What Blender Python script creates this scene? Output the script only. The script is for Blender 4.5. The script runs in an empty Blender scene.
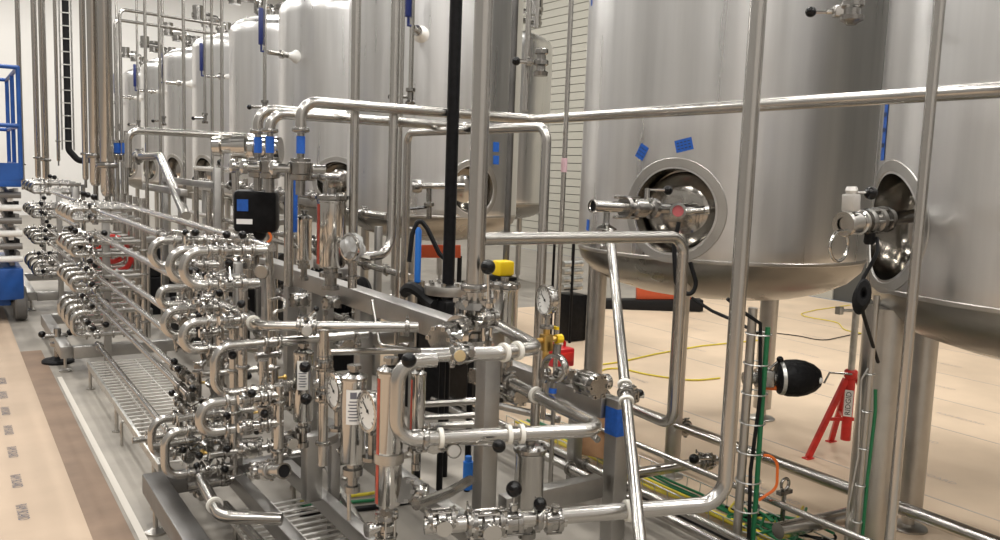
import bpy, bmesh, math, random
from mathutils import Vector, Matrix
random.seed(7)
PI = math.pi
V = Vector
C = bpy.context.scene.collection

# ------------------------------------------------------------------ camera
F = 843.0
EYE = 1.8
_u = V((-557, -118, 843)).normalized()
_d = V((-256, 7230, 843)).normalized()
_d = (_d - _u * _d.dot(_u)).normalized()
_v = _d.cross(_u)
ROWS = (_v, _u, -_d)                       # world axes in camera axes


def ray(px, py):
    c = V(((px - 500) / F, (py - 270) / F, 1))
    return V((ROWS[0].dot(c), ROWS[1].dot(c), ROWS[2].dot(c)))


EYEP = V((0, 0, EYE))


def atZ(px, py, z=0.0):
    r = ray(px, py); return EYEP + r * ((z - EYE) / r.z)


def atX(px, py, x):
    r = ray(px, py); return EYEP + r * (x / r.x)


def atY(px, py, y):
    r = ray(px, py); return EYEP + r * (y / r.y)


def atD(px, py, d):
    return EYEP + ray(px, py) * d


cam_data = bpy.data.cameras.new('camera')
cam = bpy.data.objects.new('camera', cam_data)
C.objects.link(cam)
cam_data.sensor_width = 36
cam_data.lens = 36 * F / 1000
cam_data.clip_start = 0.05
cam_data.clip_end = 200
right = V((ROWS[0].x, ROWS[1].x, ROWS[2].x))
down = V((ROWS[0].y, ROWS[1].y, ROWS[2].y))
fwd = V((ROWS[0].z, ROWS[1].z, ROWS[2].z))
m = Matrix((right, -down, -fwd)).transposed().to_4x4()
m.translation = EYEP
cam.matrix_world = m
bpy.context.scene.camera = cam

# --------------------------------------------------------------- materials
MATS = {}


def mat(name, col, rough=0.5, metal=0.0, noise=None, bump=None, emit=None, rvar=0.0, stretch=(1, 1, 1), scale=6.0, cvar=0.0, spec=None, aniso=0):
    mt = bpy.data.materials.new(name)
    mt.use_nodes = True
    nt = mt.node_tree
    b = nt.nodes['Principled BSDF']
    b.inputs['Base Color'].default_value = (*col, 1)
    b.inputs['Roughness'].default_value = rough
    b.inputs['Metallic'].default_value = metal
    if spec is not None:
        b.inputs['Specular IOR Level'].default_value = spec
    if rvar or cvar or bump:
        tc = nt.nodes.new('ShaderNodeTexCoord')
        mp = nt.nodes.new('ShaderNodeMapping')
        mp.inputs['Scale'].default_value = stretch
        nz = nt.nodes.new('ShaderNodeTexNoise')
        nz.inputs['Scale'].default_value = scale
        nz.inputs['Detail'].default_value = 5
        nt.links.new(tc.outputs['Object'], mp.inputs['Vector'])
        nt.links.new(mp.outputs['Vector'], nz.inputs['Vector'])
        if rvar:
            mr = nt.nodes.new('ShaderNodeMapRange')
            mr.inputs['From Min'].default_value = 0.3
            mr.inputs['From Max'].default_value = 0.7
            mr.inputs['To Min'].default_value = max(0.02, rough - rvar)
            mr.inputs['To Max'].default_value = rough + rvar
            nt.links.new(nz.outputs['Fac'], mr.inputs['Value'])
            nt.links.new(mr.outputs['Result'], b.inputs['Roughness'])
        if cvar:
            cr = nt.nodes.new('ShaderNodeValToRGB')
            cr.color_ramp.elements[0].position = 0.3
            cr.color_ramp.elements[1].position = 0.7
            cr.color_ramp.elements[0].color = (*[c * (1 - cvar) for c in col], 1)
            cr.color_ramp.elements[1].color = (*[min(1, c * (1 + cvar)) for c in col], 1)
            nt.links.new(nz.outputs['Fac'], cr.inputs['Fac'])
            nt.links.new(cr.outputs['Color'], b.inputs['Base Color'])
        if bump:
            bp = nt.nodes.new('ShaderNodeBump')
            bp.inputs['Strength'].default_value = bump
            bp.inputs['Distance'].default_value = 0.01
            nt.links.new(nz.outputs['Fac'], bp.inputs['Height'])
            nt.links.new(bp.outputs['Normal'], b.inputs['Normal'])
    MATS[name] = mt
    return mt


mat('tube_steel', (0.50, 0.485, 0.46), 0.24, 1.0)
mat('polished_steel', (0.56, 0.545, 0.52), 0.15, 1.0)
mat('valve_steel', (0.33, 0.32, 0.305), 0.23, 1.0, rvar=0.03, scale=14, cvar=0.2)
mat('satin_steel', (0.50, 0.48, 0.45), 0.36, 1.0, rvar=0.07, scale=9, cvar=0.1)
mat('frame_steel', (0.40, 0.39, 0.375), 0.40, 1.0, rvar=0.08, scale=7, cvar=0.12)
mat('frame_dark', (0.20, 0.195, 0.19), 0.42, 1.0, rvar=0.08, scale=7, cvar=0.12)  # darker frame_steel: the base beams' dark reflection put into the colour
mat('bar_steel', (0.72, 0.70, 0.67), 0.4, 0.5)
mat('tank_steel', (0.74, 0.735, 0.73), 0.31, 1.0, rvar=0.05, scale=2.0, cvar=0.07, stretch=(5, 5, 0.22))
mat('dish_shade_steel', (0.30, 0.285, 0.26), 0.30, 1.0, rvar=0.06, scale=3, cvar=0.1)  # tank underside: shade put into a darker steel colour
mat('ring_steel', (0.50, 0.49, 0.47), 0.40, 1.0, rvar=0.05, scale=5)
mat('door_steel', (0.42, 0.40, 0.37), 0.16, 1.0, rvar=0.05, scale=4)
mat('black_knob', (0.003, 0.003, 0.0035), 0.2, spec=.35)
mat('black_rubber', (0.008, 0.008, 0.009), 0.6, spec=.25)
mat('black_paint', (0.006, 0.006, 0.007), 0.42, scale=30, cvar=0.5, spec=.18)
mat('bag_plastic', (0.005, 0.005, 0.006), 0.5, spec=.2, bump=0.6, scale=40)
mat('white_plastic', (0.82, 0.81, 0.78), 0.45)
mat('white_gasket', (0.80, 0.78, 0.72), 0.5)
mat('paper', (0.82, 0.81, 0.79), 0.7)
mat('print_grey', (0.16, 0.16, 0.19), 0.8)
mat('print_pale', (0.46, 0.40, 0.36), 0.8)
mat('print_black', (0.02, 0.02, 0.02), 0.7)
mat('brass', (0.62, 0.42, 0.14), 0.28, 1.0)
mat('brass_pale', (0.66, 0.52, 0.30), 0.35, 1.0)
mat('blue_tape', (0.010, 0.10, 0.46), 0.6, scale=50, cvar=0.15)
mat('blue_wrap', (0.015, 0.16, 0.58), 0.5)
mat('blue_handle', (0.008, 0.02, 0.13), 0.4)
mat('lift_blue', (0.012, 0.075, 0.30), 0.38, scale=5, cvar=0.2)
mat('lift_grey', (0.20, 0.19, 0.18), 0.5, 0.4)
mat('tyre_grey', (0.13, 0.125, 0.12), 0.75)
mat('red_paint', (0.60, 0.025, 0.018), 0.4, scale=20, cvar=0.15)
mat('red_plastic', (0.55, 0.015, 0.02), 0.3)
mat('red_reflection_paint', (0.42, 0.055, 0.03), 0.35, scale=30, cvar=0.35)  # red reflection on the polished housings, put into a colour
mat('orange_paint', (0.55, 0.09, 0.03), 0.5)
mat('yellow_plastic', (0.90, 0.62, 0.01), 0.4)
mat('green_cable', (0.012, 0.16, 0.06), 0.45)
mat('yellow_cable', (0.72, 0.60, 0.05), 0.5)
mat('orange_cable', (0.80, 0.16, 0.02), 0.5)
mat('pink_tape', (0.62, 0.42, 0.47), 0.6)
mat('clear_plastic', (0.40, 0.40, 0.395), 0.25)
mat('cardboard', (0.36, 0.20, 0.10), 0.85, scale=10, cvar=0.15)
mat('pink_lens', (0.50, 0.12, 0.13), 0.15)
mat('galvanised', (0.55, 0.55, 0.53), 0.38, 0.9, scale=25, cvar=0.2)
mat('wall_paint', (0.80, 0.79, 0.77), 0.85, scale=0.5, cvar=0.05)
mat('panel_wall', (0.43, 0.415, 0.36), 0.7)
mat('panel_seam', (0.07, 0.07, 0.065), 0.7)
mat('grey_wall', (0.50, 0.49, 0.48), 0.8)
mat('dark_wall', (0.29, 0.29, 0.285), 0.8)
mat('ceiling_paint', (0.09, 0.09, 0.09), 0.9)
mat('concrete', (0.30, 0.275, 0.24), 0.55, scale=3, cvar=0.22, rvar=0.1)
mat('tape_strip', (0.62, 0.58, 0.52), 0.6)
mat('kraft_dark', (0.24, 0.165, 0.115), 0.7, scale=3, cvar=0.2)
mat('dark_cable', (0.008, 0.008, 0.009), 0.55, spec=.25)


def board_material(name, col):
    mt = mat(name, col, 0.62, 0, scale=1.3, cvar=0.12)
    return mt


board_material('board_tan', (0.46, 0.35, 0.255))
board_material('board_pale', (0.65, 0.51, 0.37))


# ------------------------------------------------------------ mesh builder
class MB:
    def __init__(s):
        s.v = []; s.f = []; s.sm = []

    def add(s, vs, fs, smooth=True):
        o = len(s.v)
        s.v += [tuple(x) for x in vs]
        for f in fs:
            s.f.append([i + o for i in f]); s.sm.append(smooth)

    def box(s, c, size, M=None, bev=0.0):
        c = V(c); hx, hy, hz = [x / 2 for x in size]
        b = min(bev, hx * .9, hy * .9, hz * .9)
        if b <= 0:
            vs = [V((x, y, z)) for x in (-hx, hx) for y in (-hy, hy) for z in (-hz, hz)]
            fs = [(0, 1, 3, 2), (4, 6, 7, 5), (0, 4, 5, 1), (2, 3, 7, 6), (0, 2, 6, 4), (1, 5, 7, 3)]
            if M: vs = [M @ q for q in vs]
            s.add([c + q for q in vs], fs, False); return
        bm = bmesh.new()
        bmesh.ops.create_cube(bm, size=1)
        for w in bm.verts:
            w.co = V((w.co.x * size[0], w.co.y * size[1], w.co.z * size[2]))
        bmesh.ops.bevel(bm, geom=list(bm.edges), offset=b, segments=2, affect='EDGES', profile=0.5)
        bm.verts.index_update()
        vs = [w.co.copy() for w in bm.verts]
        if M: vs = [M @ q for q in vs]
        s.add([c + q for q in vs], [[w.index for w in f.verts] for f in bm.faces], False)
        bm.free()

    def beam(s, p0, p1, w, h, up=(0, 0, 1), bev=0.004):
        p0 = V(p0); p1 = V(p1)
        x = (p1 - p0); L = x.length; x.normalize()
        up = V(up)
        if abs(x.dot(up)) > 0.98: up = V((0, 1, 0))
        y = up.cross(x).normalized(); z = x.cross(y)
        M = Matrix((x, y, z)).transposed()
        s.box((p0 + p1) / 2, (L, w, h), M, bev)

    def tube(s, pts, r, seg=14, caps=True):
        pts = [V(p) for p in pts]
        n = len(pts)
        t0 = (pts[1] - pts[0]).normalized()
        a = V((0, 0, 1)) if abs(t0.z) < 0.9 else V((1, 0, 0))
        nrm = (a - t0 * a.dot(t0)).normalized()
        vs = []; prev = t0
        for i, p in enumerate(pts):
            if i == 0: t = t0
            elif i == n - 1: t = (pts[i] - pts[i - 1]).normalized()
            else: t = ((pts[i] - pts[i - 1]).normalized() + (pts[i + 1] - pts[i]).normalized()).normalized()
            q = prev.rotation_difference(t)
            nrm = q @ nrm
            nrm = (nrm - t * nrm.dot(t)).normalized()
            prev = t
            bn = t.cross(nrm)
            rr = r[i] if isinstance(r, (list, tuple)) else r
            for k in range(seg):
                ang = 2 * PI * k / seg
                vs.append(p + nrm * (rr * math.cos(ang)) + bn * (rr * math.sin(ang)))
        fs = []
        for i in range(n - 1):
            for k in range(seg):
                k2 = (k + 1) % seg
                fs.append((i * seg + k, i * seg + k2, (i + 1) * seg + k2, (i + 1) * seg + k))
        s.add(vs, fs, True)
        if caps:
            o = len(s.v) - len(vs)
            s.f.append([o + k for k in reversed(range(seg))]); s.sm.append(False)
            o2 = o + (n - 1) * seg
            s.f.append([o2 + k for k in range(seg)]); s.sm.append(False)

    def lathe(s, o, axis, prof, seg=20, caps=True, smooth=True):
        """prof: list of (t along axis, radius)"""
        o = V(o); ax = V(axis).normalized()
        a = V((0, 0, 1)) if abs(ax.z) < 0.9 else V((1, 0, 0))
        e1 = (a - ax * a.dot(ax)).normalized(); e2 = ax.cross(e1)
        vs = []
        for t, r in prof:
            for k in range(seg):
                g = 2 * PI * k / seg
                vs.append(o + ax * t + e1 * (r * math.cos(g)) + e2 * (r * math.sin(g)))
        fs = []
        for i in range(len(prof) - 1):
            for k in range(seg):
                k2 = (k + 1) % seg
                fs.append((i * seg + k, i * seg + k2, (i + 1) * seg + k2, (i + 1) * seg + k))
        off = len(s.v)
        s.add(vs, fs, smooth)
        if caps:
            if prof[0][1] > 1e-5:
                s.f.append([off + k for k in reversed(range(seg))]); s.sm.append(False)
            if prof[-1][1] > 1e-5:
                b = off + (len(prof) - 1) * seg
                s.f.append([b + k for k in range(seg)]); s.sm.append(False)

    def cyl(s, p0, p1, r, seg=16, bev=0.0):
        p0 = V(p0); p1 = V(p1); L = (p1 - p0).length
        if bev:
            s.lathe(p0, p1 - p0, [(0, r - bev), (bev, r), (L - bev, r), (L, r - bev)], seg)
        else:
            s.lathe(p0, p1 - p0, [(0, r), (L, r)], seg)

    def sphere(s, c, r, seg=16, rings=10, sc=(1, 1, 1)):
        c = V(c); vs = []; fs = []
        for i in range(rings + 1):
            th = PI * i / rings
            for k in range(seg):
                ph = 2 * PI * k / seg
                vs.append(c + V((r * sc[0] * math.sin(th) * math.cos(ph), r * sc[1] * math.sin(th) * math.sin(ph), r * sc[2] * math.cos(th))))
        for i in range(rings):
            for k in range(seg):
                k2 = (k + 1) % seg
                fs.append((i * seg + k, (i + 1) * seg + k, (i + 1) * seg + k2, i * seg + k2))
        s.add(vs, fs, True)

    def torus(s, c, axis, R, r, seg=24, ss=8):
        c = V(c); ax = V(axis).normalized()
        a = V((0, 0, 1)) if abs(ax.z) < 0.9 else V((1, 0, 0))
        e1 = (a - ax * a.dot(ax)).normalized(); e2 = ax.cross(e1)
        vs = []; fs = []
        for i in range(seg):
            g = 2 * PI * i / seg
            d = e1 * math.cos(g) + e2 * math.sin(g)
            for k in range(ss):
                h = 2 * PI * k / ss
                vs.append(c + d * (R + r * math.cos(h)) + ax * (r * math.sin(h)))
        for i in range(seg):
            for k in range(ss):
                i2 = (i + 1) % seg; k2 = (k + 1) % ss
                fs.append((i * ss + k, i2 * ss + k, i2 * ss + k2, i * ss + k2))
        s.add(vs, fs, True)

    def mesh(s, name, material, sharp=35):
        me = bpy.data.meshes.new(name)
        me.from_pydata(s.v, [], s.f)
        me.validate()
        bm = bmesh.new(); bm.from_mesh(me)
        bmesh.ops.remove_doubles(bm, verts=bm.verts, dist=1e-6)
        bmesh.ops.recalc_face_normals(bm, faces=bm.faces)
        bm.to_mesh(me); bm.free()
        me.polygons.foreach_set('use_smooth', [True] * len(me.polygons))
        me.set_sharp_from_angle(angle=math.radians(sharp))
        me.materials.append(MATS[material])
        return me

    def obj(s, name, material, parent=None, sharp=35):
        o = bpy.data.objects.new(name, s.mesh(name, material, sharp))
        C.objects.link(o)
        if parent: o.parent = parent
        return o


def fillet(pts, R, n=7):
    pts = [V(p) for p in pts]
    out = [pts[0]]
    for i in range(1, len(pts) - 1):
        a = pts[i - 1] - pts[i]; b = pts[i + 1] - pts[i]
        la, lb = a.length, b.length
        a.normalize(); b.normalize()
        ang = a.angle(b)
        if ang > PI - 0.03:
            out.append(pts[i]); continue
        t = min(R / math.tan(ang / 2), la * 0.49 if i > 1 else la * .98, lb * 0.49 if i < len(pts) - 2 else lb * .98)
        rr = t * math.tan(ang / 2)
        cen = pts[i] + (a + b).normalized() * (rr / math.sin(ang / 2))
        s0 = pts[i] + a * t - cen; s1 = pts[i] + b * t - cen
        tot = s0.angle(s1); ax = s0.cross(s1).normalized()
        for k in range(n + 1):
            out.append(cen + Matrix.Rotation(tot * k / n, 3, ax) @ s0)
    out.append(pts[-1])
    return out


def tag(o, label=None, cat=None, group=None, kind=None):
    if label: o['label'] = label
    if cat: o['category'] = cat
    if group: o['group'] = group
    if kind: o['kind'] = kind
    return o


def empty(name, M, label, cat, group=None):
    o = bpy.data.objects.new(name, None)
    o.empty_display_size = 0.05
    C.objects.link(o)
    o.matrix_world = M if isinstance(M, Matrix) else Matrix.Translation(V(M))
    return tag(o, label, cat, group)


def part(name, me, parent, M=None, label=None):
    o = bpy.data.objects.new(name, me)
    C.objects.link(o); o.parent = parent
    if M is not None: o.matrix_local = M
    if label: o['label'] = label
    return o


def frame(pos, x, z=(0, 0, 1)):
    x = V(x).normalized(); z = V(z)
    if abs(x.dot(z)) > 0.97: z = V((0, 1, 0)) if abs(x.y) < .9 else V((1, 0, 0))
    y = z.cross(x).normalized(); z = x.cross(y)
    M = Matrix((x, y, z)).transposed().to_4x4()
    M.translation = V(pos)
    return M


# ---------------------------------------------------- repeated small parts
CACHE = {}


def clamp_mesh(r):
    key = ('clamp', round(r, 4))
    if key not in CACHE:
        b = MB(); w = r * 0.42; R = r * 1.5
        b.lathe((-w, 0, 0), (1, 0, 0), [(0, r * 1.0), (0, R * .86), (w * .25, R), (w * .8, R * 1.05), (w * 1.2, R * 1.05), (w * 1.75, R), (2 * w, R * .86), (2 * w, r)], 20, caps=False)
        b.box((0, 0, R * 1.12), (w * 1.5, R * .45, R * .35), bev=.002)
        b.box((0, 0, -R * 1.1), (w * 1.5, R * .3, R * .25), bev=.002)
        b.cyl((0, -R * .5, R * 1.2), (0, R * .75, R * 1.2), r * .14, 8)
        b.box((0, R * .8, R * 1.2), (w * .5, r * .3, r * .8), bev=.002)
        CACHE[key] = b.mesh('clamp', 'valve_steel')
    return CACHE[key]


def gasket_mesh(r):
    key = ('gasket', round(r, 4))
    if key not in CACHE:
        b = MB(); w = r * .28; R = r * 1.34
        b.lathe((-w, 0, 0), (1, 0, 0), [(0, r), (0, R), (2 * w, R), (2 * w, r)], 20, caps=False)
        CACHE[key] = b.mesh('gasket', 'white_gasket')
    return CACHE[key]


def pipe(name, label, pts, r, bend=None, clamps=(), gaskets=(), cat='pipe', group=None, material='tube_steel', seg=14, weld=True):
    """a pipe spool; clamps = [(point, axis)] tri-clamps that sit on it"""
    pts = [V(p) for p in pts]
    o0 = pts[0]
    path = fillet(pts, bend if bend else r * 3, 7) if len(pts) > 2 else pts
    b = MB(); b.tube([p - o0 for p in path], r, seg)
    o = b.obj(name, material); o.location = o0
    tag(o, label, cat, group)
    for p, ax in clamps:
        part('clamp', clamp_mesh(r), o, frame(V(p) - o0, ax))
    for p, ax in gaskets:
        part('gasket', gasket_mesh(r), o, frame(V(p) - o0, ax))
    return o


def along(a, b, t):
    return V(a).lerp(V(b), t)


def valve_parts(r, L, kr, material='valve_steel'):
    key = ('valve', round(r, 4), round(L, 3), round(kr, 4))
    if key not in CACHE:
        b = MB()
        w = r * 1.1
        b.lathe((-w, 0, 0), (1, 0, 0), [(0, r * 1.15), (0, r * 1.5), (w * .3, r * 1.62), (w * .62, r * 1.62), (w * .64, r * 1.36), (w * 1.36, r * 1.36), (w * 1.38, r * 1.62), (w * 1.7, r * 1.62), (2 * w, r * 1.5), (2 * w, r * 1.15)], 20)
        b.cyl((0, 0, r), (0, 0, r * 2.35), r * .42, 12)
        for a in (-1, 1):
            b.cyl((-w * .9, a * r * 1.15, r * 1.15), (w * .9, a * r * 1.15, r * 1.15), r * .16, 8)
            b.cyl((-w * .9, a * r * 1.15, -r * 1.15), (w * .9, a * r * 1.15, -r * 1.15), r * .16, 8)
        body = b.mesh('body', material)
        b = MB()
        b.box((0, 0, r * 2.2), (r * .95, r * .95, r * .5), bev=.003)
        b.tube([(0, 0, r * 2.3), (0, L * .25, r * 2.45), (0, L, r * 2.9)], r * .2, 8)
        handle = b.mesh('handle', 'polished_steel')
        b = MB()
        b.sphere((0, L + kr * .7, r * 2.9 + kr * .12), kr, 16, 10)
        knob = b.mesh('knob', 'black_knob')
        b = MB(); e = w * 1.5
        b.lathe((-e, 0, 0), (1, 0, 0), [(0, r), (2 * e, r)], 16)
        neck = b.mesh('ferrule', 'polished_steel')
        CACHE[key] = (body, handle, knob, neck)
    return CACHE[key]


def valve(pos, axis, up, label, r=0.0255, L=0.09, kr=0.022, spin=0.0, name='butterfly_valve', group=None, cap=False):
    """spin: lever turned about the stem from +Y local"""
    body, handle, knob, neck = valve_parts(r, L, kr)
    t = empty(name, frame(pos, axis, up), label, 'valve', group)
    part('body', body, t)
    part('ferrule', neck, t)
    h = part('handle', handle, t, Matrix.Rotation(spin, 4, 'Z'))
    part('knob', knob, h)
    return t


def valve_k(pos, knob, axis, label, r=0.0255, kr=0.022, name='butterfly_valve'):
    """valve whose lever ends in a ball knob at a given point in space"""
    pos = V(pos); knob = V(knob); ax = V(axis).normalized()
    t = empty(name, Matrix.Translation(pos), label, 'valve')
    d = knob - pos
    upv = d - ax * d.dot(ax)
    if upv.length < 1e-3: upv = V((0, 0, 1))
    body, handle, _, neck = valve_parts(r, .09, kr)
    M = frame((0, 0, 0), ax, upv)
    part('body', body, t, M); part('ferrule', neck, t, M)
    b = MB()
    s0 = upv.normalized() * r * 1.9
    b.cyl(s0 - upv.normalized() * r * .3, s0 + upv.normalized() * r * .5, r * .55, 10)
    b.tube([s0, s0.lerp(d, .3), d], r * .2, 8)
    h = b.obj('handle', 'polished_steel', t)
    b = MB(); b.sphere(d, kr, 16, 10)
    b.obj('knob', 'black_knob', h)
    return t


def gauge(pos, facing, R, label, stem=0.1, stemdir=(0, 0, -1), ring=False):
    """round dial gauge: local X is the dial's normal"""
    M = frame(pos, facing, -V(stemdir))
    t = empty('pressure_gauge', M, label, 'gauge')
    key = ('gauge', round(R, 3), round(stem, 3))
    if key not in CACHE:
        b = MB()
        b.lathe((-R * .55, 0, 0), (1, 0, 0), [(0, R * .55), (0, R * .93), (R * .1, R), (R * .5, R), (R * .52, R * 1.09), (R * .68, R * 1.09), (R * .7, R * .94), (R * .58, R * .92)], 28, caps=False)
        b.lathe((-R * .55, 0, 0), (1, 0, 0), [(0, .001), (0, R * .6)], 28, caps=False)
        case = b.mesh('case', 'polished_steel')
        b = MB(); b.lathe((R * .01, 0, 0), (1, 0, 0), [(-.004, R * .92), (0, R * .92)], 28)
        dial = b.mesh('dial', 'white_plastic')
        b = MB()
        for k in range(13):
            g = math.radians(-225 + k * 22.5) + PI / 2
            M2 = Matrix.Rotation(g, 3, 'X')
            b.box(M2 @ V((R * .022, 0, R * .74)), (R * .02, R * .05, R * .17), M2)
        ticks = b.mesh('scale_marks', 'print_black')
        b = MB()
        M2 = Matrix.Rotation(0.9, 3, 'X')
        b.box(M2 @ V((R * .045, 0, R * .25)), (R * .02, R * .06, R * .85), M2)
        b.cyl((R * .02, 0, 0), (R * .07, 0, 0), R * .09, 10)
        needle = b.mesh('needle', 'print_black')
        b = MB()
        b.cyl((-R * .25, 0, -R * .9), (-R * .25, 0, -R - stem), R * .2, 12)
        b.box((-R * .25, 0, -R * 1.12), (R * .42, R * .42, R * .3), bev=.002)
        b.lathe((-R * .25, 0, -R - stem), (0, 0, 1), [(0, R * .5), (R * .2, R * .5)], 16)
        st = b.mesh('stem', 'valve_steel')
        CACHE[key] = (case, dial, ticks, needle, st)
    case, dial, ticks, needle, st = CACHE[key]
    part('case', case, t); d = part('dial', dial, t)
    part('scale_marks', ticks, d); part('needle', needle, d); part('stem', st, t)
    return t


def housing(base, r, h, label, strip=True, plate=False, band=None, name='filter_housing', drain=True, cap='dome', reflectdir=(-.99, -.10), matl='polished_steel'):
    """upright polished cylinder: shell, cap, band clamp, drain, painted red reflection, paper"""
    t = empty(name, base, label, 'filter housing')
    b = MB()
    b.lathe((0, 0, 0), (0, 0, 1), [(0, r * .55), (r * .12, r * .9), (r * .3, r), (h - .012, r), (h - .008, r * 1.04), (h, r * 1.04)], 32)
    b.obj('shell', matl, t)
    b = MB()
    if cap == 'dome':
        b.lathe((0, 0, h), (0, 0, 1), [(0, r * 1.06), (r * .18, r * 1.06), (r * .22, r * .98), (r * .45, r * .6), (r * .55, r * .35), (r * .95, r * .35)], 28)
        b.lathe((0, 0, h + r * .78), (0, 0, 1), [(0, r * .55), (r * .3, r * .55)], 20)
    else:
        b.lathe((0, 0, h), (0, 0, 1), [(0, r * 1.05), (r * .1, r * 1.15), (r * .34, r * 1.15), (r * .4, r * .95), (r * .48, r * .3), (r * .8, r * .3)], 28)
        for k in range(8):
            g = k * PI / 4
            b.cyl((r * 1.0 * math.cos(g), r * 1.0 * math.sin(g), h + r * .3), (r * 1.0 * math.cos(g), r * 1.0 * math.sin(g), h + r * .5), r * .1, 8)
    b.obj('cap', 'valve_steel', t)
    if band:
        b = MB()
        b.lathe((0, 0, band), (0, 0, 1), [(-.018, r * 1.0), (-.018, r * 1.12), (.018, r * 1.12), (.018, r * 1.0)], 28, caps=False)
        b.box((r * 1.25, 0, band), (r * .4, .03, .03), bev=.003)
        b.cyl((r * 1.3, -.04, band), (r * 1.3, .04, band), .006, 8)
        b.obj('band_clamp', 'satin_steel', t)
    if drain:
        b = MB()
        b.lathe((0, 0, 0), (0, 0, -1), [(0, r * .5), (.02, r * .5), (.02, r * .8), (.045, r * .8), (.045, r * .42), (.09, r * .42), (.09, r * .62), (.115, r * .62)], 18)
        b.obj('drain_fitting', 'valve_steel', t)
    if strip:  # a red reflection, painted as a narrow band on the shell
        a = math.atan2(reflectdir[1], reflectdir[0]); b = MB()
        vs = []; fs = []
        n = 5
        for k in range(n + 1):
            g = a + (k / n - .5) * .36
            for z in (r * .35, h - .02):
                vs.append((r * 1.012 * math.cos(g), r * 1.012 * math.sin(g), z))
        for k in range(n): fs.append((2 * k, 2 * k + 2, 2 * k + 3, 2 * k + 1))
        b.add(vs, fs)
        b.obj('red_reflection', 'red_reflection_paint', t)
    if plate:
        a = math.atan2(-.9, -.42); b = MB(); vs = []; fs = []
        n = 6
        for k in range(n + 1):
            g = a + (k / n - .5) * 1.15
            for z in (h * plate[0], h * plate[1]):
                vs.append((r * 1.015 * math.cos(g), r * 1.015 * math.sin(g), z))
        for k in range(n): fs.append((2 * k, 2 * k + 2, 2 * k + 3, 2 * k + 1))
        b.add(vs, fs)
        pl = b.obj('paper_label', 'paper', t)
        b = MB()
        z0, z1 = h * plate[0], h * plate[1]
        for j in range(7):
            zz = z0 + (z1 - z0) * (.12 + j * .09)
            n2 = 4; vs = []; fs = []
            for k in range(n2 + 1):
                g = a + (k / n2 - .5) * (.8 if j % 2 else .6)
                for dz in (-.0025, .0025): vs.append((r * 1.025 * math.cos(g), r * 1.025 * math.sin(g), zz + dz))
            for k in range(n2): fs.append((2 * k, 2 * k + 2, 2 * k + 3, 2 * k + 1))
            b.add(vs, fs)
        for q in range(2):
            vs = []; fs = []
            zz = z1 - (z1 - z0) * .16
            for k in range(4):
                g = a + (k / 3 - .5) * .5
                for dz in (-.013, .013): vs.append((r * 1.025 * math.cos(g), r * 1.025 * math.sin(g), zz + dz))
            for k in range(3): fs.append((2 * k, 2 * k + 2, 2 * k + 3, 2 * k + 1))
            b.add(vs, fs); break
        b.obj('label_print', 'print_grey', pl)
    return t


def bullet_valve(pos, axis, label, s=1.0, name='seat_valve', up=(0, 0, 1)):
    """a chunky bolted valve: two flanged rings, centre ball, side port with cap"""
    key = ('seat', round(s, 3))
    if key not in CACHE:
        b = MB()
        b.lathe((-.06 * s, 0, 0), (1, 0, 0), [(0, .03 * s), (0, .05 * s), (.018 * s, .055 * s), (.022 * s, .034 * s), (.035 * s, .034 * s), (.045 * s, .046 * s), (.075 * s, .046 * s), (.085 * s, .034 * s), (.098 * s, .034 * s), (.102 * s, .055 * s), (.12 * s, .05 * s), (.12 * s, .03 * s)], 22)
        body = b.mesh('body', 'valve_steel')
        bolts = MB()
        for k in range(6):
            g = k * PI / 3
            y, z = .047 * s * math.cos(g), .047 * s * math.sin(g)
            bolts.cyl((-.068 * s, y, z), (.068 * s, y, z), .006 * s, 8)
            bolts.box((-.062 * s, y, z), (.012 * s, .016 * s, .016 * s)); bolts.box((.062 * s, y, z), (.012 * s, .016 * s, .016 * s))
        bm_ = bolts.mesh('bolts', 'polished_steel')
        b = MB()
        b.lathe((0, 0, 0), (0, -1, 0), [(.03 * s, .024 * s), (.07 * s, .024 * s), (.07 * s, .034 * s), (.085 * s, .036 * s), (.1 * s, .034 * s), (.1 * s, .02 * s)], 18)
        port = b.mesh('side_port', 'polished_steel')
        CACHE[key] = (body, bm_, port)
    t = empty(name, frame(pos, axis, up), label, 'valve')
    for n_, me in zip(('body', 'bolts', 'side_port'), CACHE[key]): part(n_, me, t)
    return t


ORD = ['first', 'second', 'third', 'fourth', 'fifth', 'sixth', 'seventh', 'eighth', 'ninth', 'tenth']
RP = 0.0255


def zlen(p, z): return V((p.x, p.y, 8.19 if z >= 5 else z))

# ================================================================ the room
def struct(name, mb, material):
    o = mb.obj(name, material); o['kind'] = 'structure'; return o


RX0, RX1, RY0, RY1, RZ = -5.5, 11.5, -6.0, 29.0, 8.2
b = MB(); b.box(((RX0 + RX1) / 2, (RY0 + RY1) / 2, -.05), (RX1 - RX0, RY1 - RY0, .1)); struct('floor', b, 'concrete')
b = MB(); b.box(((RX0 + RX1) / 2, (RY0 + RY1) / 2, RZ + .05), (RX1 - RX0, RY1 - RY0, .1)); struct('ceiling', b, 'ceiling_paint')
b = MB(); b.box(((RX0 + RX1) / 2, RY1 + .05, RZ / 2), (RX1 - RX0, .1, RZ)); struct('wall_back', b, 'wall_paint')
b = MB(); b.box(((RX0 + RX1) / 2, RY0 - .05, RZ / 2), (RX1 - RX0, .1, RZ)); struct('wall_front', b, 'grey_wall')
b = MB(); b.box((RX0 - .05, (RY0 + RY1) / 2, RZ / 2), (.1, RY1 - RY0, RZ)); struct('wall_left', b, 'dark_wall')
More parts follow.
